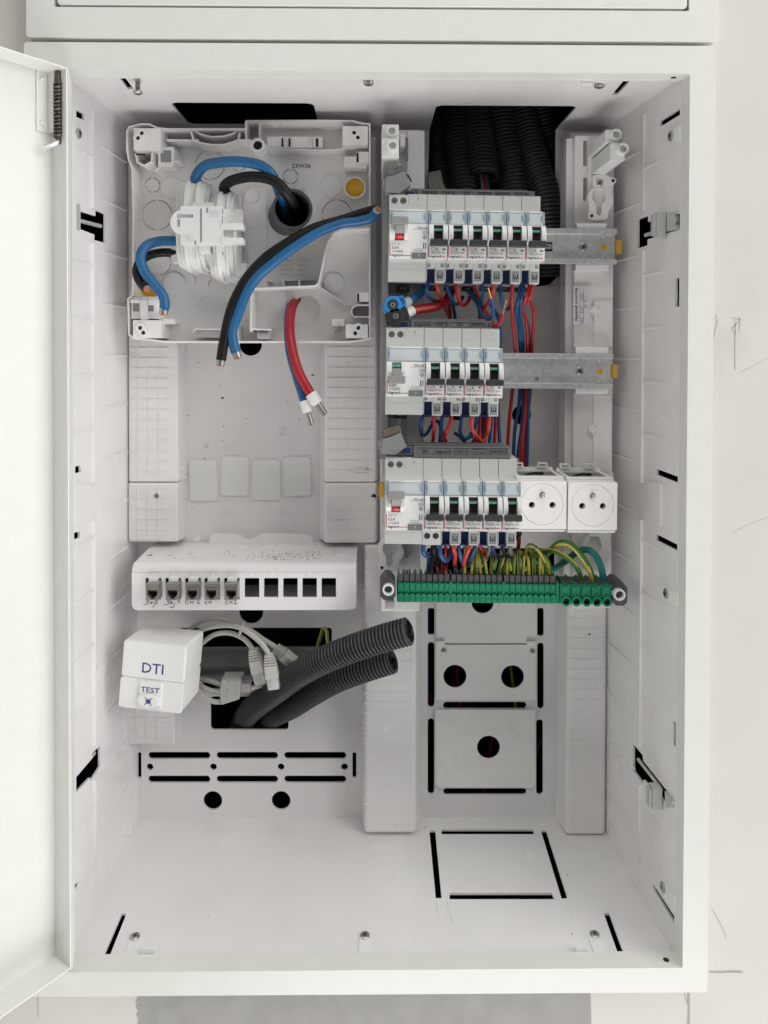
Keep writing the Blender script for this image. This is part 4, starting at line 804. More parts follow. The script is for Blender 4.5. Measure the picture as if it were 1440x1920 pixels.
b = MB(); b.holed(OP, [inset(OP, 1.9)], lambda x, z: (x, YM, z), lambda x, z: (x, YB+1.55, z)); rimw = mk('rim_wall', b, M['plastic'], mbd, bevel=.5)
def bx(name, x0, y0, x1, y1, Yf, Yb, m='plastic', r=1.0, bev=.6, par=None):
    a0, a1, z0, z1 = FR(x0, y0, x1, y1, Yf); b = MB(); b.pxz(rrect(a0, a1, z0, z1, r, 3), Yf, Yb); return mk(name, b, M[m] if isinstance(m, str) else m, par or mbd, bevel=bev)
def walls(name, pts, Yf, Yb, t=1.5, m='plastic', par=None, bev=.3):
    P = [Vector((*q, 0)) for q in pxp(pts, Yf)]; n = len(P); L = []; Rr = []
    for i in range(n):
        d = (P[min(i+1, n-1)]-P[max(i-1, 0)]).normalized(); nn = Vector((-d.y, d.x, 0))*t/2; L.append(P[i]+nn); Rr.append(P[i]-nn)
    b = MB(); b.loft([[(l.x, Yf, l.y), (r.x, Yf, r.y), (r.x, Yb, r.y), (l.x, Yb, l.y)] for l, r in zip(L, Rr)]); return mk(name, b, M[m], par or mbd, bevel=bev)
# corner blocks with paired screw holes
for (x0, y0, x1, y1), hs, tilt in (((250, 240, 302, 282), ((266, 250), (259, 259)), -1), ((642, 236, 690, 272), ((664, 249), (671, 258)), 1), ((249, 600, 302, 634), ((263, 615), (269, 624)), 1), ((648, 608, 690, 634), ((672, 615), (666, 625)), -1)):
    cb = bx('corner_block', x0, y0, x1, y1, 112, YB)
    cx, cy = (hs[0][0]+hs[1][0])/2, (hs[0][1]+hs[1][1])/2; c = W(cx, cy, 111); v = (W(*hs[0], 111)-W(*hs[1], 111)); a = math.atan2(v.z, v.x); b = MB()
    P = [(c.x+x*math.cos(a)-z*math.sin(a), c.z+x*math.sin(a)+z*math.cos(a)) for x, z in rrect(-8, 8, -5.2, 5.2, 5)]
    b.holed(P, [circ(W(*h, 111).x, W(*h, 111).z, 2.0, 18) for h in hs], lambda x, z: (x, 110.6, z), lambda x, z: (x, 114, z)); mk('screw_boss', b, M['clear_white'], cb, bevel=.3)
    b = MB()
    for h in hs: q = W(*h, 111); b.cyl((q.x, 111.3, q.z), (q.x, 111.8, q.z), 2.1, 16)
    mk('boss_shade_disc', b, M['hole'], cb)  # dark discs stand for the shade in the screw holes
walls('edge_rib', [(312, 262), (360, 263), (372, 262)], 120, YB); walls('edge_rib', [(446, 262), (470, 262), (474, 272)], 120, YB)
walls('cable_cradle', [(358, 247), (362, 262), (372, 267), (395, 271), (420, 271), (436, 266), (446, 262), (449, 249)], 118, YB); walls('cable_cradle', [(365, 244), (375, 251), (396, 256), (420, 255), (437, 250), (442, 244)], 118, YB, 1.2)
walls('edge_rib', [(460, 228), (461, 262)], 118, YB); walls('edge_rib', [(486, 230), (486, 250), (489, 276)], 122, YB, 1.0)
b = MB(); c = W(483, 272, 108); b.pipe([c, (c.x, 122, c.z)], 7.0, 4.6, 24); b.cyl((c.x, 119, c.z), (c.x, YB, c.z+1.5), 7.6, 24); mk('hollow_post', b, M['clear_white'], mbd)
b = MB(); b.cyl((c.x, 112, c.z-.6), (c.x, 112.4, c.z-.6), 4.6, 20); mk('post_opening', b, M['hole'], mbd)
sl = bx('slotted_box', 500, 256, 605, 278, 130, YB, r=.5)
for x0, x1 in ((527.5, 531), (541, 544.5), (592, 597)):
    a0, a1, z0, z1 = FR(x0, 259, x1, 275, 129.6); b = MB(); b.rect(a0, a1, z0, z1, 129.9); mk('box_slot', b, M['hole'], sl, smooth=0)
for x in (536, 548, 583, 589): walls('box_rib', [(x, 256), (x, 277)], 126, 131, .9, par=sl)
walls('edge_rib', [(488, 279), (620, 281), (646, 278)], 128, YB, 1.2)
bx('side_bracket', 645, 293, 688, 314, 124, YB); bx('side_bracket', 668, 284, 692, 306, 120, YB)
a0, a1, z0, z1 = FR(668.5, 286, 672.5, 304, 119.6); b = MB(); b.rect(a0, a1, z0, z1, 119.9); mk('box_slot', b, M['hole'], mbd, smooth=0)
bx('side_bracket', 668, 548, 692, 566, 120, YB); a0, a1, z0, z1 = FR(669.5, 550, 673.5, 566, 119.6); b = MB(); b.rect(a0, a1, z0, z1, 119.9); mk('box_slot', b, M['hole'], mbd, smooth=0)
walls('cable_slot', [(694, 572), (668, 572), (660, 578), (659, 587), (664, 594), (694, 594)], 118, YB, 1.4)
bx('foot_clip', 622, 598, 646, 612, 126, YB); a0, a1, z0, z1 = FR(628, 612, 644, 622, 124); b = MB(); b.pxz([(a0, z0), (a1, z0), (a1, z0+2), (a1-3, z0+2), (a1-3, z1), (a0+3, z1), (a0+3, z0+2), (a0, z0+2)], 123, 124.5); mk('clip_slot', b, M['slot_shade'], mbd, smooth=0)
a0, a1, z0, z1 = FR(484, 617, 503, 624, 124); b = MB(); b.pxz([(a0, z0), (a1, z0), (a1, z0+2), (a1-3, z0+2), (a1-3, z1), (a0+3, z1), (a0+3, z0+2), (a0, z0+2)], 123, 124.5); mk('clip_slot', b, M['slot_shade'], mbd, smooth=0)
bx('foot_clip', 482, 618, 506, 636, 125, YB)
walls('corner_bracket', [(254, 288), (257, 304), (270, 310), (284, 303), (285, 285)], 116, YB, 1.6); bx('corner_bracket', 296, 275, 326, 312, 122, YB); bx('corner_bracket', 301, 282, 321, 304, 121.6, YB, 'midgrey', bev=.2)
walls('curved_rib', [(290, 321), (303, 311), (322, 304), (338, 302)], 124, YB, 1.6)
a0, a1, z0, z1 = FR(253, 288, 276, 291, 111.5); b = MB(); b.rect(a0+1, a1-2, z0, z1, 111.8); mk('box_slot', b, M['hole'], mbd, smooth=0)
blk = bx('latch_block', 246, 556, 300, 598, 118, YB)
for x0, y0, x1, y1 in ((249, 566, 261, 584), (277, 572, 288, 584)):
    a0, a1, z0, z1 = FR(x0, y0, x1, y1, 117.6); b = MB(); b.rect(a0, a1, z0, z1, 117.8); mk('box_slot', b, M['slot_shade'], blk, smooth=0)
bx('latch_bar', 263, 562, 276, 600, 114, 119, par=blk); bx('latch_bar', 244, 561, 262, 568, 114, 119, par=blk); bx('latch_bar', 277, 562, 296, 572, 114, 119, par=blk); bx('latch_block', 296, 598, 327, 608, 124, YB)
bx('foot_rail', 364, 618, 440, 633, 132, YB, r=.5); walls('foot_rail', [(362, 624), (366, 617), (440, 618), (446, 612), (446, 640)], 120, YB, 1.3)
# compartment lower right
walls('compartment_wall', [(470, 622), (470, 541), (590, 536.5), (597, 532), (600, 522), (609, 478), (616, 452), (626, 437), (642, 429), (694, 427)], 112, YB, 2.0)
walls('edge_rib', [(470, 617), (508, 618)], 116, YB, 1.6)
for x in (498, 530, 560): walls('edge_rib', [(x, 525), (x, 540)], 119, YB, 1.0)
walls('edge_rib', [(498, 526), (507, 526)], 119, YB, 1.0); walls('edge_rib', [(530, 526), (592, 524)], 134, YB, 1.0); walls('edge_rib', [(598, 536), (645, 570), (660, 571)], 138, YB, 1.2)
bx('compartment_floor', 473, 544, 536, 616, YB-1.2, YB+.2, bev=.2)
for x, y, r in ((322, 352, 20), (622, 349, 19.5), (327, 531, 20), (626, 531, 19)):
    b = MB(); c = W(x, y, YB); rr = r/ppm(YB); b.tube([(c.x, YB+.2, c.z), (c.x, YB-1.6, c.z), (c.x, YB-2.0, c.z)], rr, 36, rf=lambda i: (rr, rr, rr*.96)[i]); b.box(c.x-2, c.x+2, YB-1.5, YB+.1, c.z-rr-1.2, c.z-rr+1); mk('raised_disc', b, M['clear_white'], mbd)
bx('raised_boss', 455, 352, 500, 468, YB-1.8, YB+.2, r=4, bev=.5)
b = MB(); c = W(475, 371, YB); b.pipe([(c.x, YB-3.2, c.z), (c.x, YB, c.z)], 9.0, 7.8, 30); mk('ring_boss', b, M['plastic'], mbd)
b = MB(); c = W(476, 446, YB); b.pipe([(c.x, YB-2.3, c.z), (c.x, YB, c.z)], 10.2, 9.6, 30); mk('ring_boss', b, M['plastic'], mbd)
bx('corner_seat', 444, 493, 462, 516, 132, YB)
for x, y, r, Y in ((665.5, 352, 20.5, 138), (281, 541, 21, 140)):
    c = W(x, y, Y); rr = r/ppm(Y); b = MB(); b.pipe([(c.x, Y-1.5, c.z), (c.x, YB+.2, c.z)], rr, rr*.86, 36); ring = mk('plug_ring', b, M['clear_white'], mbd)
    b = MB(); b.cyl((c.x, Y+2, c.z), (c.x, Y+4, c.z), rr*.855, 32); b.box(c.x-.7, c.x+.7, Y-.5, Y+2.5, c.z+rr*.35, c.z+rr*.82); b.box(c.x-.7, c.x+.7, Y-.5, Y+2.5, c.z-rr*.82, c.z-rr*.35); mk('yellow_plug', b, M['amber'], ring)
b = MB(); c = W(565, 311, YB); b.text('23W36', 6.0, c.x, YB-.15, c.z-2.2, width=19.5, bold=.01); mk('printing', b, M['ink'], base, smooth=0)
b = MB(); c = W(565, 357, YB); b.text('100', 6, c.x, YB-.12, c.z-2); c = W(507, 627, 130); mk('relief_shade_lettering', b, M['lightgrey'], base, smooth=0)  # flat grey text, relief shade put into the colour
b = MB()
for k in range(4):
    c = W(553, 488+k*9, YB); b.rect(c.x-14, c.x-2, c.z-.3, c.z+.2, YB-.2); b.rect(c.x+3, c.x+15-k, c.z-.3, c.z+.2, YB-.2)
mk('relief_shade_lettering', b, M['lightgrey'], base, smooth=0)  # grey strokes carry the shade of the relief as colour
# ---------------------------------------------------------------- white cable connector block on the board
cn = thing('cable_connector', W(395, 428, 110), 'white plastic cable connector block printed 233008 on the meter board', 'cable connector')
def lobe(x0, y0, x1, y1, Yf, name='connector_lobe'):
    a0, a1, z0, z1 = FR(x0, y0, x1, y1, Yf+10); w = (a1-a0); rr = []
    for sc, Y in ((.66, Yf), (.8, Yf+.8), (.93, Yf+3.5), (1, Yf+8), (1, 140)):
        d = (1-sc)*w/2; rr.append([(x, Y, z) for x, z in rrect(a0+d, a1-d, z0+d*1.4, z1-d*1.4, w*.42*sc, 7)])
    b = MB(); b.loft(rr); return mk(name, b, M['clear_white'], cn, smooth=30)
def bead(pts, Y, name='lobe_rib', r=.9):
    b = MB(); b.tube(catmull([W(x, y, yy) for x, y, yy in pts], 6), r, 8); mk(name, b, M['clear_white'], cn)
def clam(cy, hp, slices):
    for x0, x1, sc, Yf in slices:
        a0, a1, z0, z1 = FR(x0, cy-hp*sc, x1, cy+hp*sc, Yf+14); zc_ = (z0+z1)/2; hz = (z1-z0)/2; n = 26
        prof = []
        for k in range(n+1):
            t = math.pi*k/n; cs, sn = math.cos(t), math.sin(t); prof.append((138-(138-Yf)*abs(sn)**.36, zc_+hz*(abs(cs)**.8)*(1 if cs > 0 else -1)))
        b = MB(); b.pyz(prof, a0, a1); mk('connector_ridge', b, M['clear_white'], cn, bevel=.35, smooth=25)
clam(421, 88, ((336, 343, .92, 98), (343.1, 350, .97, 91), (350.1, 357, 1.0, 85), (357.1, 371, .97, 89.5), (371.1, 376, .985, 86.5), (376.1, 387, .95, 94), (387.1, 397, .88, 102)))
clam(440, 87, ((397.2, 404, .92, 100), (404.1, 410, .97, 91), (410.1, 418, 1.0, 85), (418.1, 428, .97, 90), (428.1, 432, .985, 88), (432.1, 441, .95, 96), (441.1, 448, .88, 106)))
for x0, y0, x1, y1, Y in ((338, 386, 418, 459, 80), (360, 379, 400, 400, 84), (372, 452, 392, 474, 84), (417, 392, 432, 460, 86), (320, 438, 346, 492, 118)):
    a0, a1, z0, z1 = FR(x0, y0, x1, y1, Y); b = MB(); b.pxz(rrect(a0, a1, z0, z1, 1.6), Y, 132); mk('connector_body', b, M['clear_white'], cn, bevel=.7)
c = W(343, 417, 80.5); b = MB(); b.pxz(circ(c.x, c.z, 24/ppm(80.5), 32), 80.3, 132); mk('connector_body', b, M['clear_white'], cn, bevel=.7)
bx('locking_tab', 414, 418, 456, 430, 79, 92, 'clear_white', 1.5, .6, cn); bx('locking_tab', 414, 445, 456, 457, 79, 92, 'clear_white', 1.5, .6, cn); bx('side_flap', 438, 391, 456, 421, 104, 108, 'clear_white', 3, .5, cn)
b = MB()
for x0, y0, x1, y1 in ((375.5, 391, 378.5, 454), (333.5, 411, 337, 425), (387, 390, 390, 399), (416.5, 392, 418.5, 401), (416.5, 472, 418.5, 478), (365, 451, 367.5, 459), (416.6, 404, 418, 418)):
    a0, a1, z0, z1 = FR(x0, y0, x1, y1, 79.8); b.rect(a0, a1, z0, z1, 79.75)
mk('moulded_slot', b, M['slot_shade'], cn, smooth=0)
b = MB(); c = W(347, 405, 79.8); b.text('233008', 4.4, c.x, 79.7, c.z-1.5, rot=-.0, width=15); mk('printing', b, M['navyink'], cn, smooth=0)
for tx, x, y, s in (('N', 352, 445, 5.5), ('PH', 401, 400, 5.5), ('PH', 424, 436, 4.5)):
    b = MB(); c = W(x, y, 79.6); b.text(tx, s, c.x, 79.5 if x < 420 else 85.6, c.z-2, bold=.02); mk('relief_shade_lettering', b, M['lightgrey'] if False else M['sticker'], cn, smooth=0)  # flat letters toned darker to paint the shade of raised ones
for x0, y0, x1, y1 in ((343, 439, 361, 451), (392, 394, 410, 406)):
    a0, a1, z0, z1 = FR(x0, y0, x1, y1, 79.6); b = MB(); b.frame(a0, a1, z0, z1, .35, 79.55); mk('relief_shade_frame', b, M['sticker'], cn, smooth=0)  # outline toned darker, painted shade of a raised edge
# short corrugated conduit stub on the board
b = MB(); P0, P1 = W(537, 408, 150), W(548.5, 392, 88); N = 60; PP = [P0+(P1-P0)*i/N for i in range(N+1)]; ro = 37.5/ppm(88)
b.tube(PP, ro, 36, caps=False, rf=lambda i: ro-.9*(.5+.5*math.cos(2*math.pi*i/10)) if i < 52 else ro+.1); b.tube(PP[14:], ro-2.6, 36, caps=False)
q = MB(); q.tube(PP, ro+.1, 36, caps=False); q2 = MB(); q2.tube(PP, ro-2.6, 36, caps=False)
jag = [random.uniform(-1.2, .6) for _ in range(36)]
b.add(q.v[-36:]+q2.v[-36:], [(k, (k+1) % 36, 36+(k+1) % 36, 36+k) for k in range(36)]); stub = mk('conduit_stub', b, M['conduit'], label='short black corrugated conduit stub poking through the meter board', cat='conduit')
b = MB(); b.cyl(PP[14], PP[15], ro-2.65, 30); mk('conduit_shade_disc', b, M['hole'], stub)  # dark disc added for the shade deep in the stub
# ---------------------------------------------------------------- heavy cables
def cable(name, pts, r, m, label, cat='cable', group=None, n=16, copper=None, ferrule=None, step=6, parent=None, strip=0):
    P = resample(catmull([W(*p) for p in pts], 10), 1.6); b = MB(); b.tube(P, r, n); o = mk(name, b, M[m] if isinstance(m, str) else m, parent, label=label, cat=cat, group=group, smooth=60)
    e = P[-1]; d = (P[-1]-P[max(-6, -len(P))]).normalized()
    if ferrule:
        f = MB(); f.tube([e-d*4, e+d*1, e+d*6.5, e+d*7.6, e+d*8], r, n, rf=lambda i: (r*1.2, r*1.2, r*1.2, r*1.05, r*.8)[i]); mk('ferrule_collar', f, M['clear_white'], o)
        f = MB(); f.pipe([e+d*7.8, e+d*20], r*.68, r*.56, n); mk('ferrule_sleeve', f, M['screw'], o); e = e+d*9.7
        b = MB(); R_ = random.Random(5)
        for k in range(9):
            a = k*2.4; rr = r*.42*math.sqrt(k/9); u = d.orthogonal().normalized(); v = d.cross(u); s = e+u*rr*math.cos(a)+v*rr*math.sin(a); b.cyl(s+d*4, s+d*(10.4+R_.uniform(0, .9)), .5, 6)
        mk('copper_strands', b, M['copper'], o)
    elif copper:
        if strip: f = MB(); f.cyl(e-d*.4, e+d*strip, r*.84, n); mk('bare_sheath', f, M['screw'], o); e = e+d*strip
        b = MB(); b.cyl(e-d*.3, e+d*.5, r*.78, n)
        for k in range(7):
            a = k*.9; u = d.orthogonal().normalized(); v = d.cross(u); s = e+(u*math.cos(a)+v*math.sin(a))*(r*.42 if k else 0); b.cyl(s, s+d*copper, r*.2, 6)
        mk('copper_strands', b, M['copper'], o)
    return o
cable('blue_cable', [(372, 344, 104), (366, 334, 104), (382, 312, 98), (410, 305, 92), (450, 303, 86), (487, 310, 84), (508, 325, 86), (522, 355, 94), (533, 388, 112), (540, 412, 140)], 5.0, 'cblue', 'thick blue cable arching from the white connector into the conduit stub', group=None)
cable('black_cable', [(425, 364, 104), (420, 352, 104), (432, 340, 96), (462, 332, 88), (494, 333, 84), (520, 343, 84), (540, 366, 90), (553, 388, 106), (558, 412, 140)], 5.2, 'black', 'thick black cable arching from the white connector into the conduit stub')
cable('black_cable', [(330, 474, 122), (300, 474, 118), (275, 481, 112), (259, 497, 106), (257, 515, 104), (266, 533, 101), (276, 542, 94)], 4.4, 'black', 'short black cable end curling left of the white connector', copper=.8, strip=1.2)
cable('blue_cable', [(330, 452, 120), (302, 452, 112), (276, 460, 104), (264, 480, 100), (270, 507, 98), (287, 531, 97), (305, 553, 96), (309, 572, 95), (307, 580, 95)], 4.9, 'cblue', 'blue cable end looping down left of the white connector', copper=1.2, strip=5)
cable('black_cable', [(706, 393, 96), (680, 400, 96), (640, 413, 95), (590, 428, 93), (540, 455, 90), (500, 482, 90), (468, 515, 92), (445, 552, 94), (430, 592, 94), (420, 640, 93), (414, 678, 92)], 5.0, 'black', 'long black cable sweeping down from right of the board past its lower edge', copper=1.0, strip=5)
cable('blue_cable', [(709, 394, 92), (696, 408, 92), (672, 415, 93), (640, 419, 93), (596, 436, 91), (548, 466, 88), (510, 495, 88), (480, 522, 90), (461, 552, 92), (446, 590, 93), (436, 620, 93), (438, 645, 92), (444, 664, 91)], 4.9, 'cblue', 'long blue cable sweeping alongside the long black cable to below the board', copper=1.0, strip=5)
e = W(706, 396, 90); b = MB(); b.cyl(e+Vector((-1.5, 3, 0)), e+Vector((1.5, -3.5, .6)), 3.6, 16); o = mk('cable_end', b, M['lightgrey'], label='stripped cable tip with copper core pointing out right of the meter board', cat='cable end'); b = MB(); b.cyl(e+Vector((1.4, -3.4, .6)), e+Vector((1.8, -4.3, .7)), 2.4, 14); mk('copper_core', b, M['copper'], o)
cable('blue_cable', [(548, 566, 160), (543, 580, 140), (540, 610, 122), (544, 660, 110), (556, 705, 104), (567, 740, 101), (573, 760, 100)], 4.3, 'blue', 'blue cable with white ferrule hanging below the meter board compartment', ferrule=1)
cable('red_cable', [(556, 560, 160), (547, 578, 136), (543, 615, 118), (548, 655, 108), (559, 695, 101), (576, 728, 97), (588, 746, 96)], 4.9, 'red', 'red cable with white ferrule hanging below the meter board compartment', ferrule=1)
# ---------------------------------------------------------------- patch panel for the data jacks
pp = thing('data_outlet_box', W(457, 1100, 120), 'long white outlet box numbered one to ten with five metal jacks fitted', 'patch panel')
YP = 106.0; a0, a1, z0, z1 = FR(247, 1040, 668, 1144, YP); zt = W(457, 1062, YP).z
ports = [(458.6, 486.2), (495, 522), (531, 558), (567, 594), (603, 630)]
jx = [286, 323.5, 360.5, 396.5, 433.5]
def port(x0, x1, y0, y1): q = FR(x0, y0, x1, y1, YP); return [(q[0], q[3]), (q[0], q[2]), (q[1], q[2]), (q[1], q[3])]
b = MB(); b.holed([q for q in rrect(a0, a1, z0, zt, 6, 5) if q[1] < (z0+zt)/2]+[(a1, zt-6), (a0, zt-6)], [port(x-13, x+16, 1084, 1124) for x in jx]+[port(x0, x1, 1084, 1120) for x0, x1 in ports], lambda x, z: (x, YP, z), lambda x, z: (x, YP+2.2, z))
mk('front_plate', b, M['tub'], pp, bevel=0, smooth=0)
b = MB(); zb = W(457, 1028, 160).z; n = 8
prof = [(YP+.1, zt-6.0)]+[(YP+8-8*math.cos(R(90*i/n)), zt-6+8*math.sin(R(90*i/n))) for i in range(1, n+1)]+[(160, zb), (189, zb), (189, zb-2), (160, zb-2.2), (YP+9, zt), (YP+3, zt-6)]
b.pyz(prof, a0+.02, a1-.02)
prof2 = [(YP+2.25, z0+.1), (188, z0-2), (188, z0+.2), (YP+2.25, z0+2.2)]; b.pyz(prof2, a0+4, a1-4)
for x0, x1 in ((a0, a0+4), (a1-4, a1)): b.pyz([(YP+2.3, z0+5), (YP+6, z0+.3), (188, z0+.3), (188, zb-3), (YP+9, zt-1), (YP+2.3, zt-6.2)], x0+.05, x1-.05)
mk('panel_shell', b, M['tub'], pp, bevel=.9)
b = MB(); P = pxp([(372, 1031), (388, 1028), (395, 1006), (402, 1001), (448, 1002), (456, 1010), (468, 1012), (480, 1008), (490, 1001), (572, 1002), (584, 1006), (590, 1022), (600, 1031)], 176); b.pxz(P, 176, 179); fl = mk('back_flange', b, M['tub'], pp, bevel=.6)
b = MB()
for x in (370, 572): c = W(x, 1010, 176); b.pipe([(c.x, 175.2, c.z), (c.x, 177, c.z)], 2.4, 1.4, 16)
mk('flange_eyelet', b, M['plastic'], fl)
b = MB()
for i, x in enumerate((288.5, 325, 363, 399, 434.5, 472, 510.5, 544.5, 580.5, 614.5)):
    c = W(x, 1081, YP); t = MB(); t.text(str(i+1), 6.8, c.x, YP-.5, c.z-.5, bold=.03); mk('embossed_number', t, M['number'], pp, smooth=0)
hand = {0: [[(281, 1126), (276, 1126), (274, 1128), (279, 1130), (277, 1133), (269, 1133)], [(282, 1131), (287, 1129), (284, 1128), (282, 1131), (286, 1133)], [(289, 1129), (290, 1135), (286, 1139)], [(292, 1132), (292.6, 1132)], [(290, 1126), (294, 1126), (294, 1131)], [(291, 1131), (296, 1131)]],
        1: [[(321, 1126), (313, 1127), (318, 1131), (313, 1134), (306, 1133)], [(319, 1131), (324, 1129), (321, 1128), (319, 1131), (324, 1133)], [(326, 1130), (327, 1134), (324, 1140), (318, 1138)], [(330, 1131), (330.6, 1131)], [(333, 1127), (336, 1126), (335, 1130), (338, 1129)]],
        2: [[(353, 1126), (348, 1128), (348, 1131), (353, 1132)], [(357, 1126), (357, 1132)], [(362, 1126), (362, 1132)], [(357, 1129), (362, 1129)], [(371, 1125), (373, 1127), (370, 1132), (375, 1131)]],
        3: [[(389, 1126), (384, 1129), (385, 1132), (389, 1132)], [(392, 1126), (392, 1132)], [(396, 1126), (396, 1132)], [(392, 1129), (396, 1129)]],
        4: [[(427, 1126), (422, 1129), (423, 1133), (428, 1132)], [(431, 1126), (431, 1132)], [(435, 1126), (435, 1132)], [(431, 1129), (435, 1129)], [(438, 1127), (442, 1126), (442, 1132)], [(438, 1132), (444, 1132)]]}
for k, L in hand.items():
    b = MB()
    for pts in L: stroke(b, pts, .62, YP-.12)
    mk('handwriting', b, M['ink'], pp, smooth=0)
tones = ['brighter metal data jack labelled Sej.1, leftmost of five', 'metal data jack labelled Sej.2 by hand', 'metal data jack labelled CH 2 by hand', 'metal data jack labelled CH without a digit, under number 4', 'metal data jack labelled CH1, next to the empty ports']
for i, x in enumerate(jx):
    Yj = 94.0; r = thing('data_jack', W(x, 1108, Yj), tones[i], 'data jack', 'metal data jacks in the patch panel'); q = FR(x-13, 1095, x+12, 1125, Yj); w = q[1]-q[0]; h = q[3]-q[2]; x0, z0_ = q[0], q[2]
    hole = [(x0+1.5, z0_+h*.62), (x0+1.5, z0_+h*.28), (x0+w*.2, z0_+h*.28), (x0+w*.2, z0_+h*.17), (x0+w*.33, z0_+h*.17), (x0+w*.33, z0_+h*.05), (x0+w*.67, z0_+h*.05), (x0+w*.67, z0_+h*.17), (x0+w*.8, z0_+h*.17), (x0+w*.8, z0_+h*.28), (x0+w-1.5, z0_+h*.28), (x0+w-1.5, z0_+h*.62)]
    b = MB(); b.holed(rrect(x0, x0+w, z0_, z0_+h, .4, 2), [hole], lambda a, z: (a, Yj, z), lambda a, z: (a, Yj+10, z)); b.box(x0, x0+w, Yj+10.02, Yj+26, z0_, z0_+h); jb = mk('jack_body', b, M['zinc'], r, smooth=0)
    b = MB(); b.rect(x0+1, x0+w-1, z0_+.5, z0_+h*.66, Yj+7); mk('jack_shade_sheet', b, M['hole'], jb, smooth=0)  # dark sheet painted for the shade inside the jack
    b = MB()
    for k in range(8): b.rect(x0+2.6+k*(w-5.6)/7, x0+3.0+k*(w-5.6)/7, z0_+h*.42, z0_+h*.6, Yj+5)
    mk('contact_pin', b, M['copper'], jb, smooth=0)
    b = MB(); b.frame(x0+.8, x0+w-.8, z0_+h*.68, z0_+h*.96, .25, Yj-.08); b.text('CAT6A', 2.8, x0+w/2, Yj-.08, z0_+h*.73, bold=.02, width=w*.78); mk('printing', b, M['ink' if i > 1 else 'inkgrey'], jb, smooth=0)
    q2 = FR(x-7, 1083.5, x+10, 1090, YP-3); b = MB(); b.box(q2[0], q2[1], YP-3.5, YP+6, q2[2], q2[3]); mk('jack_latch', b, M['clear_white'], r, bevel=.3)
R_ = random.Random(11); b = MB()
for k in range(190):
    x = R_.choice([R_.uniform(320, 640), R_.gauss(575, 28), R_.gauss(520, 25)]); t = R_.uniform(.12, .9); Y = YP+9+t*38; c = W(x, 1100, Y); z = zt+2+(zb-zt-2)*(Y-YP-8)/(160-YP-8)
    s = R_.choice([.22, .28, .35, .5]); b.box(c.x-s, c.x+s*R_.uniform(.6, 1.6), Y-s, Y+s, z+.05, z+s*.8)
mk('dust_crumbs', b, M['debris'], label='dark drilling dust scattered on the top of the numbered outlet box', cat='dust', kind='stuff', smooth=0)
for pts, nm in (([(280, 1041), (288, 1039), (282, 1042)], 'dark'), ([(316, 1035), (329, 1038)], 'white')):
    Y = 135; c = W(pts[0][0], pts[0][1], Y); z = zt+2+(zb-zt-2)*(Y-YP-8)/(160-YP-8); b = MB(); b.hexa([(c.x-2.5, Y, z+.3), (c.x+3, Y-1, z+.9), (c.x+3, Y+.6, z+1), (c.x-2.5, Y+1.6, z+.4)], [(c.x-2.5, Y, z+.1), (c.x+3, Y-1, z+.6), (c.x+3, Y+.6, z+.7), (c.x-2.5, Y+1.6, z+.2)])
    mk('plastic_shaving', b, M['debris' if nm == 'dark' else 'clear_white'], label='%s plastic shaving lying on the left top of the numbered outlet box' % nm, cat='shaving', smooth=0)
# ---------------------------------------------------------------- line test box at lower left
dt = thing('test_box', (0, 0, 0), 'white plastic telephone test box lettered DTI and TEST, tilted at lower left', 'test box'); dt.location = (0, 0, 0)
w, h, dpt = 61.5, 66.0, 46.0
def taper(x0, x1, z0, z1, y0, y1, dxl, dxr, dzt, dzb, r=3):
    b = MB(); b.loft([[(x, y0, z) for x, z in rrect(x0, x1, z0, z1, r, 4)], [(x, y1, z) for x, z in rrect(x0-dxl, x1+dxr, z0-dzb, z1+dzt, r, 4)]]); return b
b = taper(0, w+1, 30.1, h, 0, dpt, -4, 3, -1, 0); lid = mk('upper_lid', b, M['clear_white'], dt, bevel=1.8, seg=3)
b = taper(-.6, w+.6, 0, 30, .6, dpt, -4, 3, 0, -1); low = mk('lower_body', b, M['clear_white'], dt, bevel=.8, seg=3)
b = MB(); b.pxz(rrect(19.5, 41.5, 10, 28, 1.5), -1.6, 3); b.pxz(rrect(18.5, 23, 2, 11, .8), -.8, 3); b.pxz(rrect(37.5, 41.8, 2, 11, .8), -.8, 3); fl = mk('test_flap', b, M['clear_white'], dt, bevel=.7)
b = MB(); b.loft([[(30+rr*math.cos(t)*12, y, 10.5+rr*math.sin(t)*6.2) for t in [2*math.pi*i/30 for i in range(30)]] for y, rr in ((2, 1), (-2.6, 1), (-3.4, .9))]); tg = mk('test_grip', b, M['clear_white'], dt)
b = MB(); b.text('DTI', 14, 31, -.2, 36.5, width=21, bold=.004); mk('printing', b, M['navyink'], lid, smooth=0)
b = MB(); b.text('TEST', 7.0, 30.5, -1.75, 18.6, width=18.5, bold=.01); mk('printing', b, M['navyink'], fl, smooth=0)
b = MB(); Y2 = -3.55
for p, q in (((26.5, 6.8), (33.5, 14.2)), ((33.5, 6.8), (26.5, 14.2)), ((27, 10.2), (30, 13)), ((33, 10.2), (30, 13)), ((27.5, 9), (32.5, 9))):
    d = Vector((q[0]-p[0], q[1]-p[1])).normalized(); nx, nz = -d.y*.35, d.x*.35; b.add([(p[0]+nx, Y2, p[1]+nz), (p[0]-nx, Y2, p[1]-nz), (q[0]-nx, Y2, q[1]-nz), (q[0]+nx, Y2, q[1]+nz)], [(0, 1, 2, 3)])
b.add([(28.4, Y2-.03, 8.6), (31.6, Y2-.03, 8.6), (31.6, Y2-.03, 11.8), (28.4, Y2-.03, 11.8)], [(0, 1, 2, 3)]); mk('printing', b, M['navyink'], tg, smooth=0)
q = W(222, 1326, 90); move(dt, q, (R(0), R(4.6), R(-4.5)))
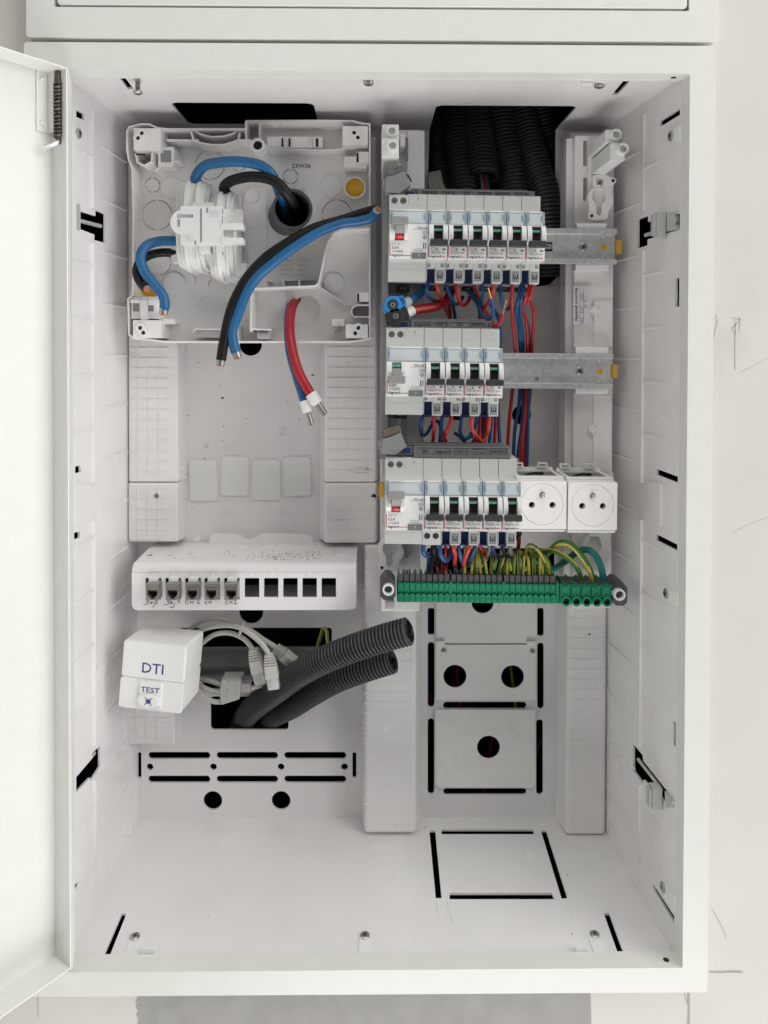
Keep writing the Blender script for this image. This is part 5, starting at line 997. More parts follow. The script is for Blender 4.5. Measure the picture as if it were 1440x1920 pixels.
# small rail behind and cabling
rl = thing('small_rail', W(495, 1245, 160), 'dark grey mounting rail crossing the opening behind the patch cables, lower left', 'mounting rail')
a0, a1, z0, z1 = FR(345, 1213, 628, 1277, 158); b = MB(); hh = (z1-z0)/2; zc_ = (z0+z1)/2
b.pyz([(158, zc_-hh), (158, zc_-hh+6), (165, zc_-hh+6.5), (165, zc_+hh-4), (158, zc_+hh-3.5), (158, zc_+hh), (159.2, zc_+hh), (166.2, zc_+hh-2.5), (166.2, zc_-hh+5), (159.2, zc_-hh)], a0, a1); mk('rail_profile', b, M['dark_rail'], rl, bevel=.3)
b = MB(); c = W(470, 1228, 164); b.cyl((c.x, 163.6, c.z), (c.x, 165.2, c.z), 2.5, 16); mk('rail_dimple', b, M['grey'], rl)
gb = [(622, 1285), (648, 1294)]; a0, a1, z0, z1 = FR(618, 1282, 647, 1295, 168); b = MB(); b.box(a0, a1, 168, 186, z0, z1); b.box(a0+4, a0+8, 166.5, 168.2, z0+1, z1-1); mk('green_terminal', b, M['green'], bevel=.5, label='small green terminal block half hidden behind the dark conduits', cat='terminal block')
# patch cables with plugs
GP = 'grey patch cables by the test box'
def plug(e, d, up_, label, par):
    d = d.normalized(); s = d.cross(up_).normalized(); u = s.cross(d).normalized()
    def bxo(l0, l1, wa, ta, wb, tb, m, name, parent, bev=.5):
        b = MB(); b.loft([[e+d*l0+s*x+u*z for x, z in rrect(-wa, wa, -ta, ta, 1)], [e+d*l1+s*x+u*z for x, z in rrect(-wb, wb, -tb, tb, 1)]]); return mk(name, b, M[m], parent, bevel=bev)
    for k in range(4): bxo(-2+k*2.6, -.5+k*2.6, 4.2+k*.5, 3.6+k*.3, 4.4+k*.5, 3.7+k*.3, 'patch', 'boot_ring', par, .3)
    bxo(-2.2, 9, 3.0, 2.8, 4.2, 3.4, 'patch', 'boot_core', par); bx_ = bxo(8.2, 22, 6.0, 4.6, 6.6, 4.8, 'patch', 'plug_boot', par)
    pl_ = bxo(21, 34, 5.9, 4.1, 5.9, 4.1, 'clear', 'clear_plug', par)
    b = MB()
    for k in range(8):
        p = e+d*33.6+s*(-4.4+k*1.25)+u*-4.2; b.add([p, p+s*.55, p+s*.55-d*4.5, p-d*4.5], [(0, 1, 2, 3)])
    mk('gold_contact', b, M['copper'], pl_, smooth=0)
    bxo(24, 31, 4.9, .3, 4.9, .3, 'patch', 'wire_bed', pl_, 0)
def pcable(pts, label, pl=None, up_=Vector((0, -1, 0)), r=2.5):
    P = resample(catmull([W(*p) for p in pts], 10), 1.6); b = MB(); b.tube(P, r, 12); o = mk('patch_cable', b, M['patch'], label=label, cat='patch cable', group=GP)
    if pl: plug(P[-1], W(*pl)-P[-1], up_, label, o)
    return o
pcable([(366, 1222, 150), (378, 1207, 146), (402, 1190, 136), (431, 1187, 128), (456, 1197, 120), (470, 1212, 116), (475, 1222, 114)], 'grey patch cable whose clear plug points down, left of the two front plugs', (491, 1286, 118))
pcable([(350, 1196, 150), (364, 1188, 146), (394, 1176, 138), (431, 1173, 126), (458, 1181, 116), (488, 1204, 107), (501, 1221, 104), (505, 1232, 103)], 'grey patch cable whose clear plug hangs nearest the viewer, right front', (514, 1290, 108))
pcable([(348, 1190, 156), (358, 1179, 154), (382, 1163, 150), (415, 1160, 142), (456, 1174, 136), (494, 1199, 134), (512, 1210, 134), (520, 1216, 134)], 'grey patch cable whose plug slants right behind the upper dark conduit', (553, 1246, 136), Vector((-.6, -.8, 0)))
for i, pts in enumerate(([(370, 1274, 150), (390, 1276, 144), (416, 1284, 138)], [(368, 1278, 144), (388, 1292, 136), (416, 1299, 132)], [(368, 1286, 140), (384, 1307, 132), (400, 1315, 128), (416, 1316, 128)])):
    pcable(pts, ['uppermost of three grey cables entering the taped joint', 'middle one of three grey cables entering the taped joint', 'lowest of three grey cables entering the taped joint, sagging'][i])
tj = thing('cable_joint', W(432, 1300, 130), 'grey taped cable joint gathering three grey cables below the rail', 'cable joint')
P = pxp([(415, 1274), (452, 1274), (449, 1312), (414, 1323), (411, 1300)], 122); b = MB(); b.pxz(P, 122, 142); jb = mk('joint_body', b, M['tape'], tj, bevel=1.2)
b = MB()
for x, y in ((428, 1277), (444, 1277), (426, 1294), (443, 1296), (424, 1306)): c = W(x, y, 121.8); b.pxz(circ(c.x, c.z, .5, 8), 121.7, 122.2)
mk('pin_hole', b, M['ink'], jb, smooth=0)
b = MB(); a0, a1, z0, z1 = FR(451, 1282, 469, 1299, 126); b.box(a0, a1, 126, 136, z0, z1); mk('joint_tail', b, M['tape'], tj, bevel=1.0)
cable('patch_cable', [(466, 1291, 132), (480, 1288, 140), (500, 1282, 158), (520, 1278, 170)], 2.4, 'patch', 'short grey cable leaving the taped joint to the right', 'patch cable', GP)
b = MB(); c0, c1 = W(453, 1176, 119), W(448, 1184, 116); ctr = W(452, 1179, 124); P = [(ctr.x+2.2*math.cos(t)*1-3.2*math.sin(t)*.3, ctr.y+8*math.sin(t), ctr.z+6.6*math.cos(t)) for t in [2*math.pi*i/24 for i in range(25)]]; b.tube(P, 1.1, 8); mk('cable_tie', b, M['patch'], label='pale cable tie holding the grey patch cables together', cat='cable tie')
# big corrugated conduits
def corr(pts, r, pitch, depth, label, name='corrugated_conduit', group=None, hollow=True, n=26, cat='conduit', duty=True):
    P = resample(catmull([W(*p) for p in pts], 14), pitch/6); b = MB(); g = [r, r, r-.2*depth, r-depth, r-depth, r-.2*depth]
    b.tube(P, r, n, caps=not hollow, rf=lambda i: g[i % 6])
    if hollow:
        ri = r-depth-.9; Q = P[-60:]; f0 = len(b.f); b.tube(Q, ri, n, caps=False); q = MB(); q.tube(P, g[(len(P)-1) % 6], n, caps=False); q2 = MB(); q2.tube(Q, ri, n, caps=False); t = (P[-1]-P[-3]).normalized()
        A = q.v[-n:]; B = q2.v[-n:]; c = P[-1]
        b.add(A+[min(A, key=lambda a: (a-v).length)*0+v for v in B], [(k, (k+1) % n, n+(k+1) % n, n+k) for k in range(n)])
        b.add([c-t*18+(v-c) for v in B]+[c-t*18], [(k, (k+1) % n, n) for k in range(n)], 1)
    return mk(name, b, [M['conduit'], M['bore_shade']], label=label, cat=cat, group=group, smooth=30)
corr([(446, 1380, 262), (462, 1342, 205), (490, 1315, 168), (520, 1293, 146), (562, 1262, 122), (610, 1236, 102), (665, 1214, 88), (720, 1196, 78), (768, 1183, 70)], 13.2, 3.8, 2.6, 'thick dark grey corrugated conduit, upper of the two, its open end furthest right', group='dark corrugated conduits at lower left')
corr([(490, 1380, 262), (510, 1344, 206), (547, 1324, 176), (585, 1300, 156), (630, 1275, 140), (680, 1256, 128), (736, 1238, 118)], 13.0, 3.8, 2.6, 'thick dark grey corrugated conduit, lower and shorter of the two', group='dark corrugated conduits at lower left')
for i, (pts, r, lab) in enumerate((([(818, 225, 214), (822, 300, 208), (838, 370, 200), (845, 420, 200)], 9, 'furthest left, with a taped end'), ([(851, 190, 216), (858, 260, 206), (868, 330, 196), (872, 400, 190)], 16, 'second from left, thick'), ([(885, 190, 214), (897, 260, 200), (905, 322, 188), (906, 334, 186)], 17, 'third from left, ending open above the busbar'),
                                  ([(934, 190, 218), (944, 260, 212), (960, 330, 206), (968, 400, 200)], 19, 'fourth from left, widest'), ([(978, 190, 214), (990, 250, 206), (1006, 310, 196), (1022, 360, 190), (1028, 430, 188), (1030, 520, 192)], 15, 'fifth from left, running past the breakers'), ([(1010, 195, 226), (1030, 260, 222), (1044, 320, 216)], 13, 'furthest right, hugging the opening edge'))):
    corr(pts, r, 4.4, 2.4, 'black corrugated conduit in the upper opening, '+lab, group='black corrugated conduits in the upper opening', hollow=(i == 2), n=20)
b = MB(); P = pxp([(804, 322), (826, 318), (832, 345), (838, 356), (806, 356), (802, 340)], 176); b.pxz(P, 176, 184); mk('tape_wrap', b, M['tape'], bevel=1.5, label='grey tape wrapped round the end of the leftmost upper conduit', cat='tape')
for x, m, nm in ((909, 'red', 'red'), (914, 'blue', 'blue'), (903, 'inkgrey', 'grey')):
    cable('wire', [(x-2, 326, 186), (x, 340, 184), (x+2, 362, 180), (x+4, 400, 176)], 1.5, m, '%s wire dropping from the open conduit above the top busbar' % nm, 'wire', 'wires in the upper conduit', n=8)
# ---------------------------------------------------------------- green earth terminal bar
eb = thing('earth_bar', W(945, 1112, 95), 'green earth terminal bar with hollow white end posts below the bottom breaker row', 'earth terminal bar')
YE = 84.0
def pe(x0, y0, x1, y1, Y): return FR(x0, y0, x1, y1, Y)
a0, a1, z0, z1 = pe(745, 1094, 1048, 1131, YE+6); b = MB(); b.box(a0, a1, YE+6, YE+30, z0, z1); mk('bar_body', b, M['green'], eb, bevel=.5)
proto = None
for blk in range(3):
    for k in range(9):
        x0 = 746 + blk*98.6 + k*10.9 + (0, 1, 2)[blk]; q = W(x0, 1131, YE)
        if proto is None:
            s = 10.3/ppm(YE); Z = lambda y: (W(x0, y, YE).z-q.z)
            b = MB(); dz = -Z(1131)
            def sh(poly, y0, y1): b.pxz([(q.x+x, q.z+z) for x, z in poly], YE+y0, YE+y1)
            h = Z(1095); m = Z(1116)
            sh([(0, 0), (s, 0), (s, m-1.2), (s*.72, m), (s*.62, m+1.4), (s*.3, m+.2), (0, m-.6)], 0, 7)
            sh([(0, m+.4), (s*.3, m+1.0), (s*.62, m+2.2), (s*.72, m+.9), (s, m-.4), (s, h-1), (0, h)], 2.2, 7)
            b.box(q.x+s*.15, q.x+s*.85, YE+1.6, YE+2.3, q.z+h-4.5, q.z+h-1.2); b.box(q.x+s*.2, q.x+s*.75, YE-.5, YE+.1, q.z+1, q.z+m*.55)
            proto = mk('earth_terminal', b, M['green'], eb, bevel=.28)
            f = MB(); f.box(q.x+.25, q.x+s*.86, YE+3.5, YE+6, q.z+h+.1, q.z+h+7.2); f.box(q.x+.25, q.x+s*.3, YE+6, YE+22, q.z+h+.1, q.z+h+7.4); f.box(q.x+s*.86, q.x+s*.95, YE+3.5, YE+22, q.z+h+.1, q.z+h+6.8); mk('entry_guard', f, M['darkgrey'], proto, bevel=.3)
            base_x, base_z = q.x, q.z
        else:
            t = dup(proto, eb); t.location = ((q.x-base_x)*S, 0, (q.z-base_z)*S)
for x in (845.5, 945, 1046):
    a0, a1, z0, z1 = pe(x-3, 1092, x+1.5, 1130, YE+1.5); b = MB(); b.box(a0, a1, YE+1.5, YE+8, z0, z1); mk('block_divider', b, M['green'], eb, bevel=.3)
a0, a1, z0, z1 = pe(1050, 1096, 1150, 1133, YE); b = MB(); b.box(a0, a1, YE+2, YE+30, z0, z1); bb = mk('large_terminal_block', b, M['green'], eb, bevel=.8)
for k in range(5):
    x = 1061+k*19.1; c = W(x, 1125.5, YE); b = MB(); b.pipe([(c.x, YE-2.5, c.z), (c.x, YE+4, c.z)], 4.5, 3.3, 20); t = mk('screw_collar', b, M['green'], eb)
    b = MB(); b.cyl((c.x, YE+1.2, c.z), (c.x, YE+1.9, c.z), 3.3, 16); b.rect(c.x-2, c.x+2, c.z-.4, c.z+.4, YE+1.1, 1); mk('terminal_screw', b, [M['hole'], M['grey']], t)
    q = FR(x-8.5, 1098, x+8, 1118, YE); b = MB(); b.box(q[0], q[1]-.6, YE+.2, YE+3, q[2], q[3]); b.box(q[0]+1, q[1]-3, YE-.4, YE+.4, q[2]+5, q[3]-1); mk('terminal_cell', b, M['green'], eb, bevel=.5)
    q = FR(x-10, 1088, x+9, 1098, YE+4); b = MB(); n = 10; P = [(q[0]+(q[1]-q[0])*i/n, q[2]+1+(q[3]-q[2])*(1-math.sin(math.pi*i/n)*.85)) for i in range(n+1)]; b.loft([[(x_, YE+4, z) for x_, z in [(q[0], q[2])]+P+[(q[1], q[2])]], [(x_, YE+24, z) for x_, z in [(q[0], q[2])]+P+[(q[1], q[2])]]]); mk('entry_guard', b, M['darkgrey'], eb)
for (x0, y0, x1, y1), (cx, cy), m in (((713, 1086, 742, 1128), (728, 1108), 'L'), ((1149, 1089, 1177, 1134), (1161.5, 1113), 'R')):
    a0, a1, z0, z1 = pe(x0, y0, x1, y1, YE-2); c = W(cx, cy, YE-6); b = MB()
    P = [(a0, z0+3), (a0+2, z0+2), (a0+3, z0), (a1-3, z0), (a1, z0+4), (a1, z1-6), (a1-5, z1), (a0+5, z1), (a0, z1-6)]
    b.pxz(P, YE-2, YE+26); br = mk('end_bracket', b, M['darkgrey'], eb, bevel=.8)
    b = MB(); b.pipe([(c.x, YE-7, c.z), (c.x, YE+10, c.z)], 5.5, 3.9, 24); mk('hollow_post', b, M['clear_white'], br)
    b = MB(); b.cyl((c.x, YE+3, c.z), (c.x, YE+4, c.z), 4.0, 18); mk('post_bottom', b, M['inkgrey'], br)
eb.rotation_euler = (0, R(.6), 0)
# ---------------------------------------------------------------- wires
def wire(pts, r, m, label, group, tip=0, n=8, step=2.0):
    P = resample(catmull([W(*p) for p in pts], 8), step); b = MB(); b.tube(P, r, n); o = mk('wire', b, M[m], label=label, cat='wire', group=group, smooth=60)
    if tip:
        d = (P[-1]-P[-3]).normalized(); b = MB(); b.tube([P[-1]-d*.3, P[-1]+d*tip*.6, P[-1]+d*tip], r*.5, 8); mk('bare_copper_tip', b, M['copper'], o)
    return o
def ewire(pts, r, label, ph=0.0, n=12, tw=.004):
    P = resample(catmull([W(*p) for p in pts], 8), 1.6); b = MB(); b.tube(P, r, n, mf=lambda i, k: 1 if ((k/n+ph+i*tw) % .5) < .22 else 0)
    return mk('earth_wire', b, [M['gw'], M['yw']], label=label, cat='earth wire', group='green and yellow earth wires', smooth=60)
T1 = 1.75; G1 = 'wires at the foot of the top breaker row'; G2 = 'wires at the foot of the middle breaker row'; G3 = 'wires at the foot of the bottom breaker row'; GV = 'vertical wires beside the rows'
wire([(804, 530, 84), (799, 545, 78), (803, 556, 84), (812, 563, 96), (824, 566, 118)], T1, 'blue', 'blue wire leaving the foot of the first breaker of the top row', G1)
wire([(817, 531, 78), (822, 545, 80), (827, 558, 92), (833, 572, 112), (842, 596, 130)], T1, 'orange_red', 'light red wire leaving the foot of the first breaker of the top row', G1)
wire([(836, 531, 84), (843, 552, 84), (852, 569, 92), (862, 568, 104), (868, 556, 118)], T1, 'blue', 'blue wire hooking back below the second breaker of the top row', G1)
wire([(854, 531, 78), (858, 550, 76), (864, 569, 82), (872, 572, 92), (880, 561, 102), (884, 547, 112)], T1, 'red', 'red wire hooking back below the second breaker of the top row', G1)
wire([(838, 548, 110), (842, 570, 118), (844, 590, 126), (846, 640, 140)], T1, 'red', 'red wire running straight down behind the first two top breakers', G1)
wire([(845, 548, 112), (850, 575, 124), (854, 600, 130), (858, 640, 140)], T1, 'blue', 'blue wire running straight down behind the first two top breakers', G1)
wire([(876, 545, 100), (889, 560, 100), (897, 575, 104), (901, 600, 118), (902, 640, 130)], T1, 'blue', 'dark shaded blue wire running down under the third top breaker', G1)
wire([(887, 535, 92), (893, 547, 96), (898, 560, 100), (908, 580, 108), (925, 610, 120), (936, 640, 128)], T1, 'red', 'red wire crossing behind blue wires under the third top breaker', G1)
wire([(904, 531, 84), (905, 550, 82), (903, 565, 88), (900, 585, 104), (899, 612, 120)], T1, 'blue', 'blue wire dropping from the foot of the fourth top breaker', G1)
wire([(925, 531, 78), (924, 548, 76), (919, 562, 84), (909, 578, 98), (901, 600, 112), (899, 630, 124)], T1, 'orange_red', 'red wire slanting left from the foot of the fourth top breaker', G1)
wire([(885, 548, 104), (895, 565, 96), (901, 585, 88), (910, 597, 80), (920, 597, 76), (925, 587, 72), (924, 574, 70), (920.5, 560, 70)], T1, 'blue', 'blue wire hook with a stripped copper tip, below the fourth top breaker', G1, tip=11)
wire([(916, 566, 112), (926, 580, 112), (934, 595, 112), (937, 612, 114), (937, 640, 118), (934, 680, 130)], T1, 'blue', 'blue wire bulging right beside the end of the middle busbar', G1)
wire([(920, 612, 78), (931, 612, 74), (938, 604, 71), (942, 590, 70), (944, 586, 70)], T1, 'red', 'red wire hook with a stripped copper tip on the end of the middle busbar', G1, tip=14)
wire([(938, 531, 84), (939, 553, 80), (943, 574, 84), (951, 581, 94), (958, 570, 106), (960, 550, 116)], T1, 'blue', 'blue wire looping below the fifth top breaker', G1)
wire([(960, 531, 78), (960, 550, 74), (960, 578, 82), (961, 600, 96), (965, 640, 112), (967, 690, 128), (960, 740, 130), (954, 800, 130), (951, 862, 130)], T1*1.05, 'red', 'long red wire from the fifth top breaker, leftmost of the vertical bundle', GV)
wire([(977, 531, 84), (974, 552, 80), (970, 570, 82), (968, 586, 92), (974, 620, 118), (976, 690, 132), (973, 760, 134), (966, 800, 134), (962, 862, 132)], T1*1.05, 'blue', 'long blue wire from the last top breaker running left down the vertical bundle', GV)
wire([(981, 531, 82), (980, 552, 78), (976, 572, 84), (976, 600, 108), (980, 640, 124), (981, 700, 134), (980, 780, 134), (970, 862, 132)], T1*1.05, 'blue', 'long blue wire in the middle of the vertical bundle', GV)
wire([(994, 531, 78), (990, 550, 74), (982, 568, 80), (977, 575, 92), (986, 600, 110), (989, 640, 120), (987, 700, 132), (984, 780, 128), (978, 840, 124), (975, 920, 128)], T1*1.05, 'red', 'long red wire from the last top breaker in the vertical bundle', GV)
wire([(999, 531, 76), (996, 550, 72), (990, 564, 78), (992, 563, 92), (1000, 580, 106), (1001, 605, 114), (997, 660, 126), (995, 720, 134), (988, 800, 134), (980, 900, 134)], T1, 'red', 'red wire bowing out furthest right of the vertical bundle', GV)
wire([(978, 576, 112), (987, 600, 118), (992, 625, 124), (994, 680, 134), (991, 740, 132), (990, 800, 130), (988, 880, 134)], T1, 'blue', 'blue wire furthest right in the lower part of the vertical bundle', GV)
cable('blue_cable', [(806, 528, 112), (795, 543, 100), (778, 556, 88), (766, 565, 82)], 4.4, 'blue', 'fat dark blue feed cable rising from the bright blue connector'); 
b = MB(); p, q = W(766, 565, 82), W(754, 570, 76); b.cyl(p, q, 4.9, 16, 4.6); mk('ferrule', b, M['lightgrey'], label='pale ferrule between the bright blue connector and the fat blue cable', cat='ferrule')
cable('red_cable', [(846, 546, 122), (838, 562, 110), (822, 573, 98), (800, 578, 90), (772, 582, 82)], 4.5, 'red', 'fat red feed cable running right from the black connector')
b = MB(); p, q = W(773, 582, 82), W(756, 591, 75); b.cyl(p, q, 5.0, 16, 4.8); mk('ferrule', b, M['clear_white'], label='white ferrule between the black connector and the fat red cable', cat='ferrule')
# middle row
for pts, m, lab in (([(795, 774, 84), (789, 792, 80), (789, 808, 84), (793, 817, 90), (801, 812, 98), (808, 800, 108), (814, 792, 116)], 'blue', 'blue wire hooking right below the first middle breaker'), ([(811, 774, 78), (814, 795, 76), (813, 815, 82), (810, 838, 100)], 'red', 'red wire going down below the first middle breaker'),
                    ([(808, 792, 112), (820, 790, 112), (826, 800, 110), (828, 835, 112)], 'dblue', 'dark blue wire arching behind the first middle breaker'), ([(829, 774, 84), (828, 796, 82), (826, 815, 86), (824, 840, 98)], 'blue', 'blue wire going down below the second middle breaker'),
                    ([(848, 774, 78), (845, 790, 74), (837, 810, 76), (831, 826, 84), (830, 842, 96)], 'red', 'red wire slanting left below the second middle breaker'), ([(826, 800, 104), (832, 815, 104), (840, 842, 106)], 'red', 'shaded red wire behind the second middle breaker'),
                    ([(865, 774, 84), (864, 795, 82), (863, 810, 84), (870, 822, 88), (880, 820, 92), (884, 812, 98)], 'blue', 'blue wire curling right below the third middle breaker'), ([(884, 774, 78), (884, 795, 74), (889, 812, 76), (899, 822, 84), (908, 836, 96)], 'orange_red', 'light red wire bending right below the third middle breaker'),
                    ([(896, 774, 90), (893, 792, 90), (889, 806, 94), (883, 822, 100)], 'blue', 'blue wire leaning left between the third and fourth middle breakers'), ([(918, 774, 78), (917, 795, 74), (914, 812, 80), (903, 822, 90), (890, 826, 98)], 'orange_red', 'light red wire bending left below the fourth middle breaker'),
                    ([(900, 774, 100), (899, 800, 102), (896, 842, 108)], 'red', 'shaded red wire, left of three reds under the fourth middle breaker'), ([(911, 774, 106), (910, 800, 106), (906, 842, 110)], 'red', 'deep red wire, middle of three reds under the fourth middle breaker'), ([(906, 774, 112), (905, 842, 114)], 'dblue', 'dark navy wire between reds under the fourth middle breaker'),
                    ([(923, 774, 102), (921, 800, 102), (916, 842, 106)], 'blue', 'blue wire right of the reds under the fourth middle breaker'), ([(929, 774, 106), (929, 800, 108), (927, 842, 110)], 'red', 'dark red wire just right of the fourth middle breaker'), ([(934, 755, 110), (935, 790, 110), (938, 842, 112)], 'blue', 'blue wire outermost right of the fourth middle breaker'),
                    ([(853, 812, 100), (862, 818, 96), (872, 830, 96), (880, 842, 100)], 'dblue', 'frayed dark blue wire below the third middle breaker'), ([(884, 838, 100), (892, 822, 90), (902, 828, 88), (912, 820, 92)], 'red', 'short red wire knot above the bottom busbar')):
    wire(pts, T1, m, lab, G2)
# bottom row
for pts, m, r, lab in (([(796, 1014, 84), (793, 1030, 80), (798, 1041, 84), (806, 1040, 96)], 'blue', 2.6, 'thick blue wire curling under the screw terminals of the C32 breaker'), ([(817, 1014, 86), (813, 1030, 86), (815, 1045, 96), (818, 1060, 112)], 'black', 3.2, 'thick black wire under the screw terminals of the C32 breaker'),
                       ([(807, 1038, 106), (806, 1055, 116), (803, 1085, 124)], 'blue', 3.4, 'thick blue wire running down behind the left of the earth bar'), ([(830, 1004, 84), (825, 1022, 78), (827, 1042, 78), (836, 1051, 84), (845, 1040, 96), (846, 1022, 108)], 'blue', 2.2, 'blue wire loop below the C20 breaker'),
                       ([(834, 1014, 94), (836, 1035, 96), (832, 1055, 102), (828, 1080, 116)], 'red', T1, 'red wire inside the blue loop below the C20 breaker'), ([(848, 1016, 78), (851, 1030, 76), (854, 1042, 84), (852, 1060, 100)], 'orange_red', 2.0, 'bright red wire below the C20 breaker'),
                       ([(861, 1006, 84), (860, 1025, 80), (864, 1045, 82), (866, 1054, 92)], 'blue', 2.0, 'blue wire below the third bottom breaker'), ([(884, 1016, 78), (880, 1028, 76), (873, 1045, 82), (868, 1062, 98)], 'orange_red', 2.0, 'bright red wire slanting left below the third bottom breaker'),
                       ([(892, 1006, 86), (890, 1028, 82), (884, 1044, 88), (878, 1058, 104)], 'blue', 2.0, 'blue wire slanting left below the fourth bottom breaker'), ([(898, 1012, 90), (902, 1028, 96), (914, 1045, 108)], 'red', T1, 'shaded red wire below the fourth bottom breaker'),
                       ([(914, 1012, 88), (918, 1028, 92), (912, 1046, 102)], 'inkgrey', 2.0, 'dark grey wire below the fourth bottom breaker'), ([(930, 1008, 88), (924, 1025, 90), (930, 1045, 100)], 'dblue', 2.2, 'navy wire below the last bottom breaker'),
                       ([(938, 1012, 92), (942, 1030, 96), (934, 1048, 108)], 'inkgrey', 2.2, 'dark grey wire left of the last bottom breaker'), ([(948, 1016, 84), (944, 1030, 88), (952, 1048, 102)], 'black', 2.2, 'black wire below the last bottom breaker'), ([(958, 1014, 86), (956, 1030, 92), (962, 1046, 106)], 'inkgrey', 2.0, 'dark grey wire at the right foot of the last bottom breaker'),
                       ([(970, 990, 112), (973, 1010, 114), (971, 1034, 118)], 'red', 2.0, 'red wire behind the corner between breakers and sockets'), ([(968, 992, 100), (975, 1000, 104), (966, 1012, 110)], 'black', 2.0, 'black wire behind the corner between breakers and sockets'),
                       ([(822, 1040, 120), (820, 1060, 126), (824, 1090, 140)], 'red', T1, 'dark red wire deep behind the left of the earth bar'), ([(838, 1050, 126), (836, 1075, 130), (842, 1092, 140)], 'red', T1, 'red wire deep behind the third earth terminal group'), ([(846, 1036, 118), (853, 1056, 120), (856, 1080, 132)], 'blue', T1, 'deep blue wire behind the middle of the earth bar'), ([(828, 1040, 122), (830, 1060, 128), (832, 1090, 140)], 'blue', T1, 'deep blue wire behind the left of the earth bar')):
    wire(pts, r, m, lab, G3)
# earth wires: one into each of many small terminals
R2 = random.Random(3)
EW = [(871, 862, 0), (884, 893, .1), (893, 891, .3), (902, 896, .05), (912, 903, .4), (922, 923, .2), (935, 952, .3), (951, 955, .1), (962, 966, .35), (973, 972, .2), (980, 985, .45), (992, 988, .0), (1001, 1000, .25), (1011, 1012, .4), (1019, 1010, .1), (1026, 1018, .3), (1033, 1022, .15), (965, 975, .3), (990, 1000, .2), (943, 962, .0), (1006, 996, .05)]
nm = ['first', 'second', 'third', 'fourth', 'fifth', 'sixth', 'seventh', 'eighth', 'ninth', 'tenth', 'eleventh', 'twelfth', 'thirteenth', 'fourteenth', 'fifteenth', 'sixteenth', 'seventeenth']
for i, (x, xt, ph) in enumerate(EW):
    yt = 1036+R2.uniform(-3, 8) if i not in (0, 3) else 1030; yo = R2.uniform(-2, 3); back_ = i > 16
    if i == 0: pts = [(871, 1090, 96), (871, 1062, 98), (872, 1030, 104), (874, 1012, 112)]
    else: pts = [(x, 1090, 96+(6 if back_ else 0)), (x+(xt-x)*.12, 1068, 95+(6 if back_ else 0)), (x+(xt-x)*.5, 1048+yo, 98+(8 if back_ else 0)), (xt, yt, 110), (xt+R2.uniform(4, 14)*(1 if xt < 930 else -1 if xt > 1005 else R2.choice((-1, 1))), yt+3, 124), (xt+R2.uniform(-8, 8), yt+26, 152)]
    ewire(pts, 1.75, ('%s green and yellow earth wire from the left along the front of the earth bar' % nm[i]) if not back_ else '%s earth wire partly hidden behind the front ones' % ('slim', 'thin', 'bent', 'shaded')[i-17], ph)
ewire([(838, 1092, 112), (860, 1073, 112), (882, 1058, 110), (895, 1046, 112), (902, 1036, 120)], 1.7, 'green and yellow earth wire slanting almost flat from the left of the earth bar', .1)
ewire([(988, 1048, 112), (987, 1030, 108), (994, 1022, 104), (1004, 1026, 100), (1014, 1038, 98), (1024, 1056, 96)], 1.9, 'dark earth wire hooping highest above the slim earth wires', .1)
ewire([(1112, 1096, 98), (1106, 1069, 96), (1090, 1042, 96), (1070, 1021, 98), (1050, 1018, 104), (1034, 1030, 116), (1022, 1042, 136)], 3.0, 'thick green and yellow earth wire arching highest into the large terminals', .1, tw=.003)
ewire([(1093, 1096, 98), (1083, 1066, 96), (1063, 1046, 98), (1042, 1034, 104), (1022, 1033, 116), (1008, 1040, 136)], 2.6, 'thick green and yellow earth wire arching lower into the large terminals', .3, tw=.003)
wire([(1132, 1097, 98), (1128, 1066, 97), (1117, 1042, 100), (1102, 1031, 106), (1082, 1035, 114), (1058, 1054, 124), (1034, 1070, 138), (1012, 1082, 160)], 3.3, 'teal', 'thick plain teal green wire arching furthest right into the large terminals', 'thick earth conductors', n=14)
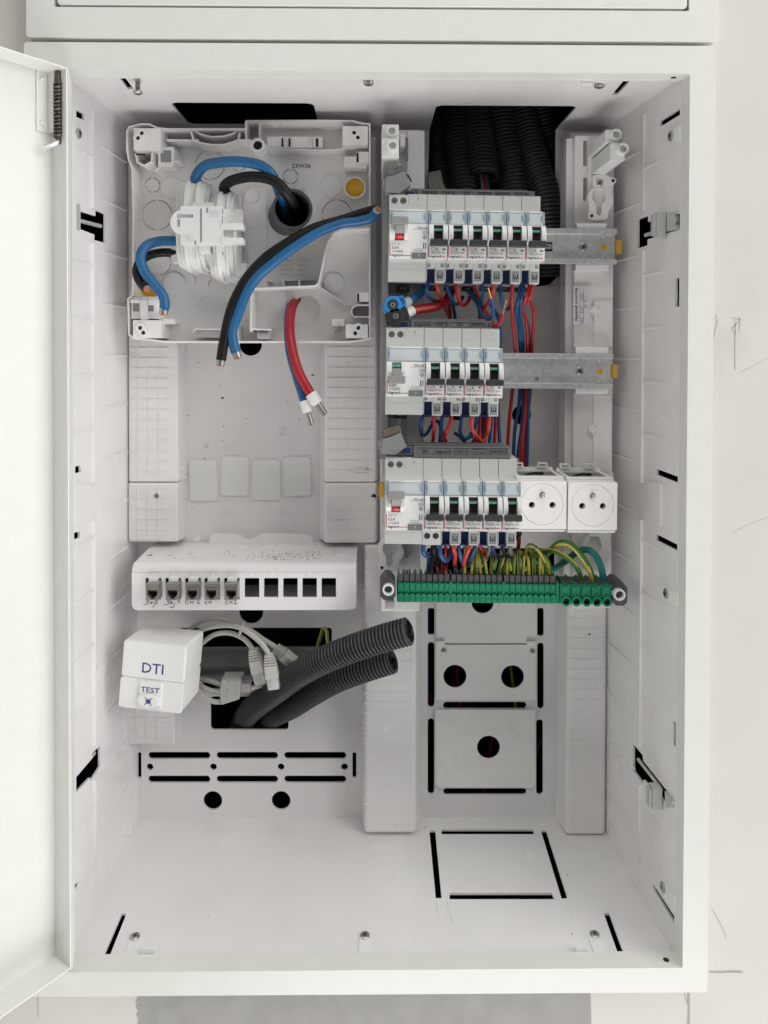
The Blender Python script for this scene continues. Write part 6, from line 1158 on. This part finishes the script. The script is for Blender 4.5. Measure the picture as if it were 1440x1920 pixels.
ewire([(594, 1216, 172), (601, 1194, 176), (606, 1179, 178), (612, 1182, 172), (614, 1200, 166), (617, 1222, 164)], 2.0, 'single green and yellow earth wire hooked over the small rail at lower left', .15, tw=.003)
# wires in the wall cavity seen through the cover plates
for pts, m, lab in (([(846, 1190, 261), (850, 1260, 259), (848, 1340, 261)], 'dblue', 'dark blue wire in the wall seen through the left plate hole'), ([(858, 1190, 261), (857, 1260, 257), (862, 1340, 263)], 'red', 'dark red wire in the wall seen through the left plate hole'), ([(948, 1180, 263), (960, 1268, 257), (968, 1340, 263)], 'yw', 'yellowish wire in the wall seen through the right plate hole'),
                    ([(806, 1300, 255), (812, 1322, 252), (835, 1330, 255)], 'red', 'red wire in the wall at the foot of the left upright slot'), ([(926, 1360, 263), (918, 1410, 259), (905, 1490, 261)], 'red', 'red wire in the wall seen through the lowest plate hole'), ([(1000, 1440, 261), (1010, 1400, 255), (1020, 1380, 259)], 'gw', 'green wire in the wall at the lower right slot'), ([(805, 1140, 255), (808, 1230, 253), (806, 1290, 257)], 'dblue', 'dark blue wire in the wall at the left upright slot')):
    wire(pts, 1.8, m, lab, 'wires inside the wall cavity')
# loose crumbs on the cabinet floor
R3 = random.Random(4); b = MB()
for k in range(16):
    x, y = R3.choice([(R3.uniform(260, 1120), R3.uniform(1580, 1790)), (R3.uniform(782, 800), R3.uniform(1540, 1560))]); c = RP(x, y, PLF); s = R3.uniform(.25, .5); b.box(c.x-s, c.x+s, c.y-s, c.y+s, c.z+.02, c.z+s)
mk('floor_crumbs', b, M['debris'], label='tiny dark crumbs scattered over the cabinet floor', cat='dust', kind='stuff', smooth=0)
c = RP(224, 1587, PLF); b = MB(); b.hexa([(c.x-2, c.y-1, c.z), (c.x+2, c.y-1.4, c.z), (c.x+2.4, c.y-1, c.z+4), (c.x-1, c.y-1, c.z+3)], [(c.x-2, c.y+1, c.z), (c.x+2, c.y+1.4, c.z), (c.x+2.4, c.y+1.5, c.z+3.4), (c.x-1, c.y+1, c.z+3)]); mk('rubble_crumb', b, M['debris'], bevel=.4, label='grey brown crumb lying in the left floor corner of the cabinet', cat='crumb')
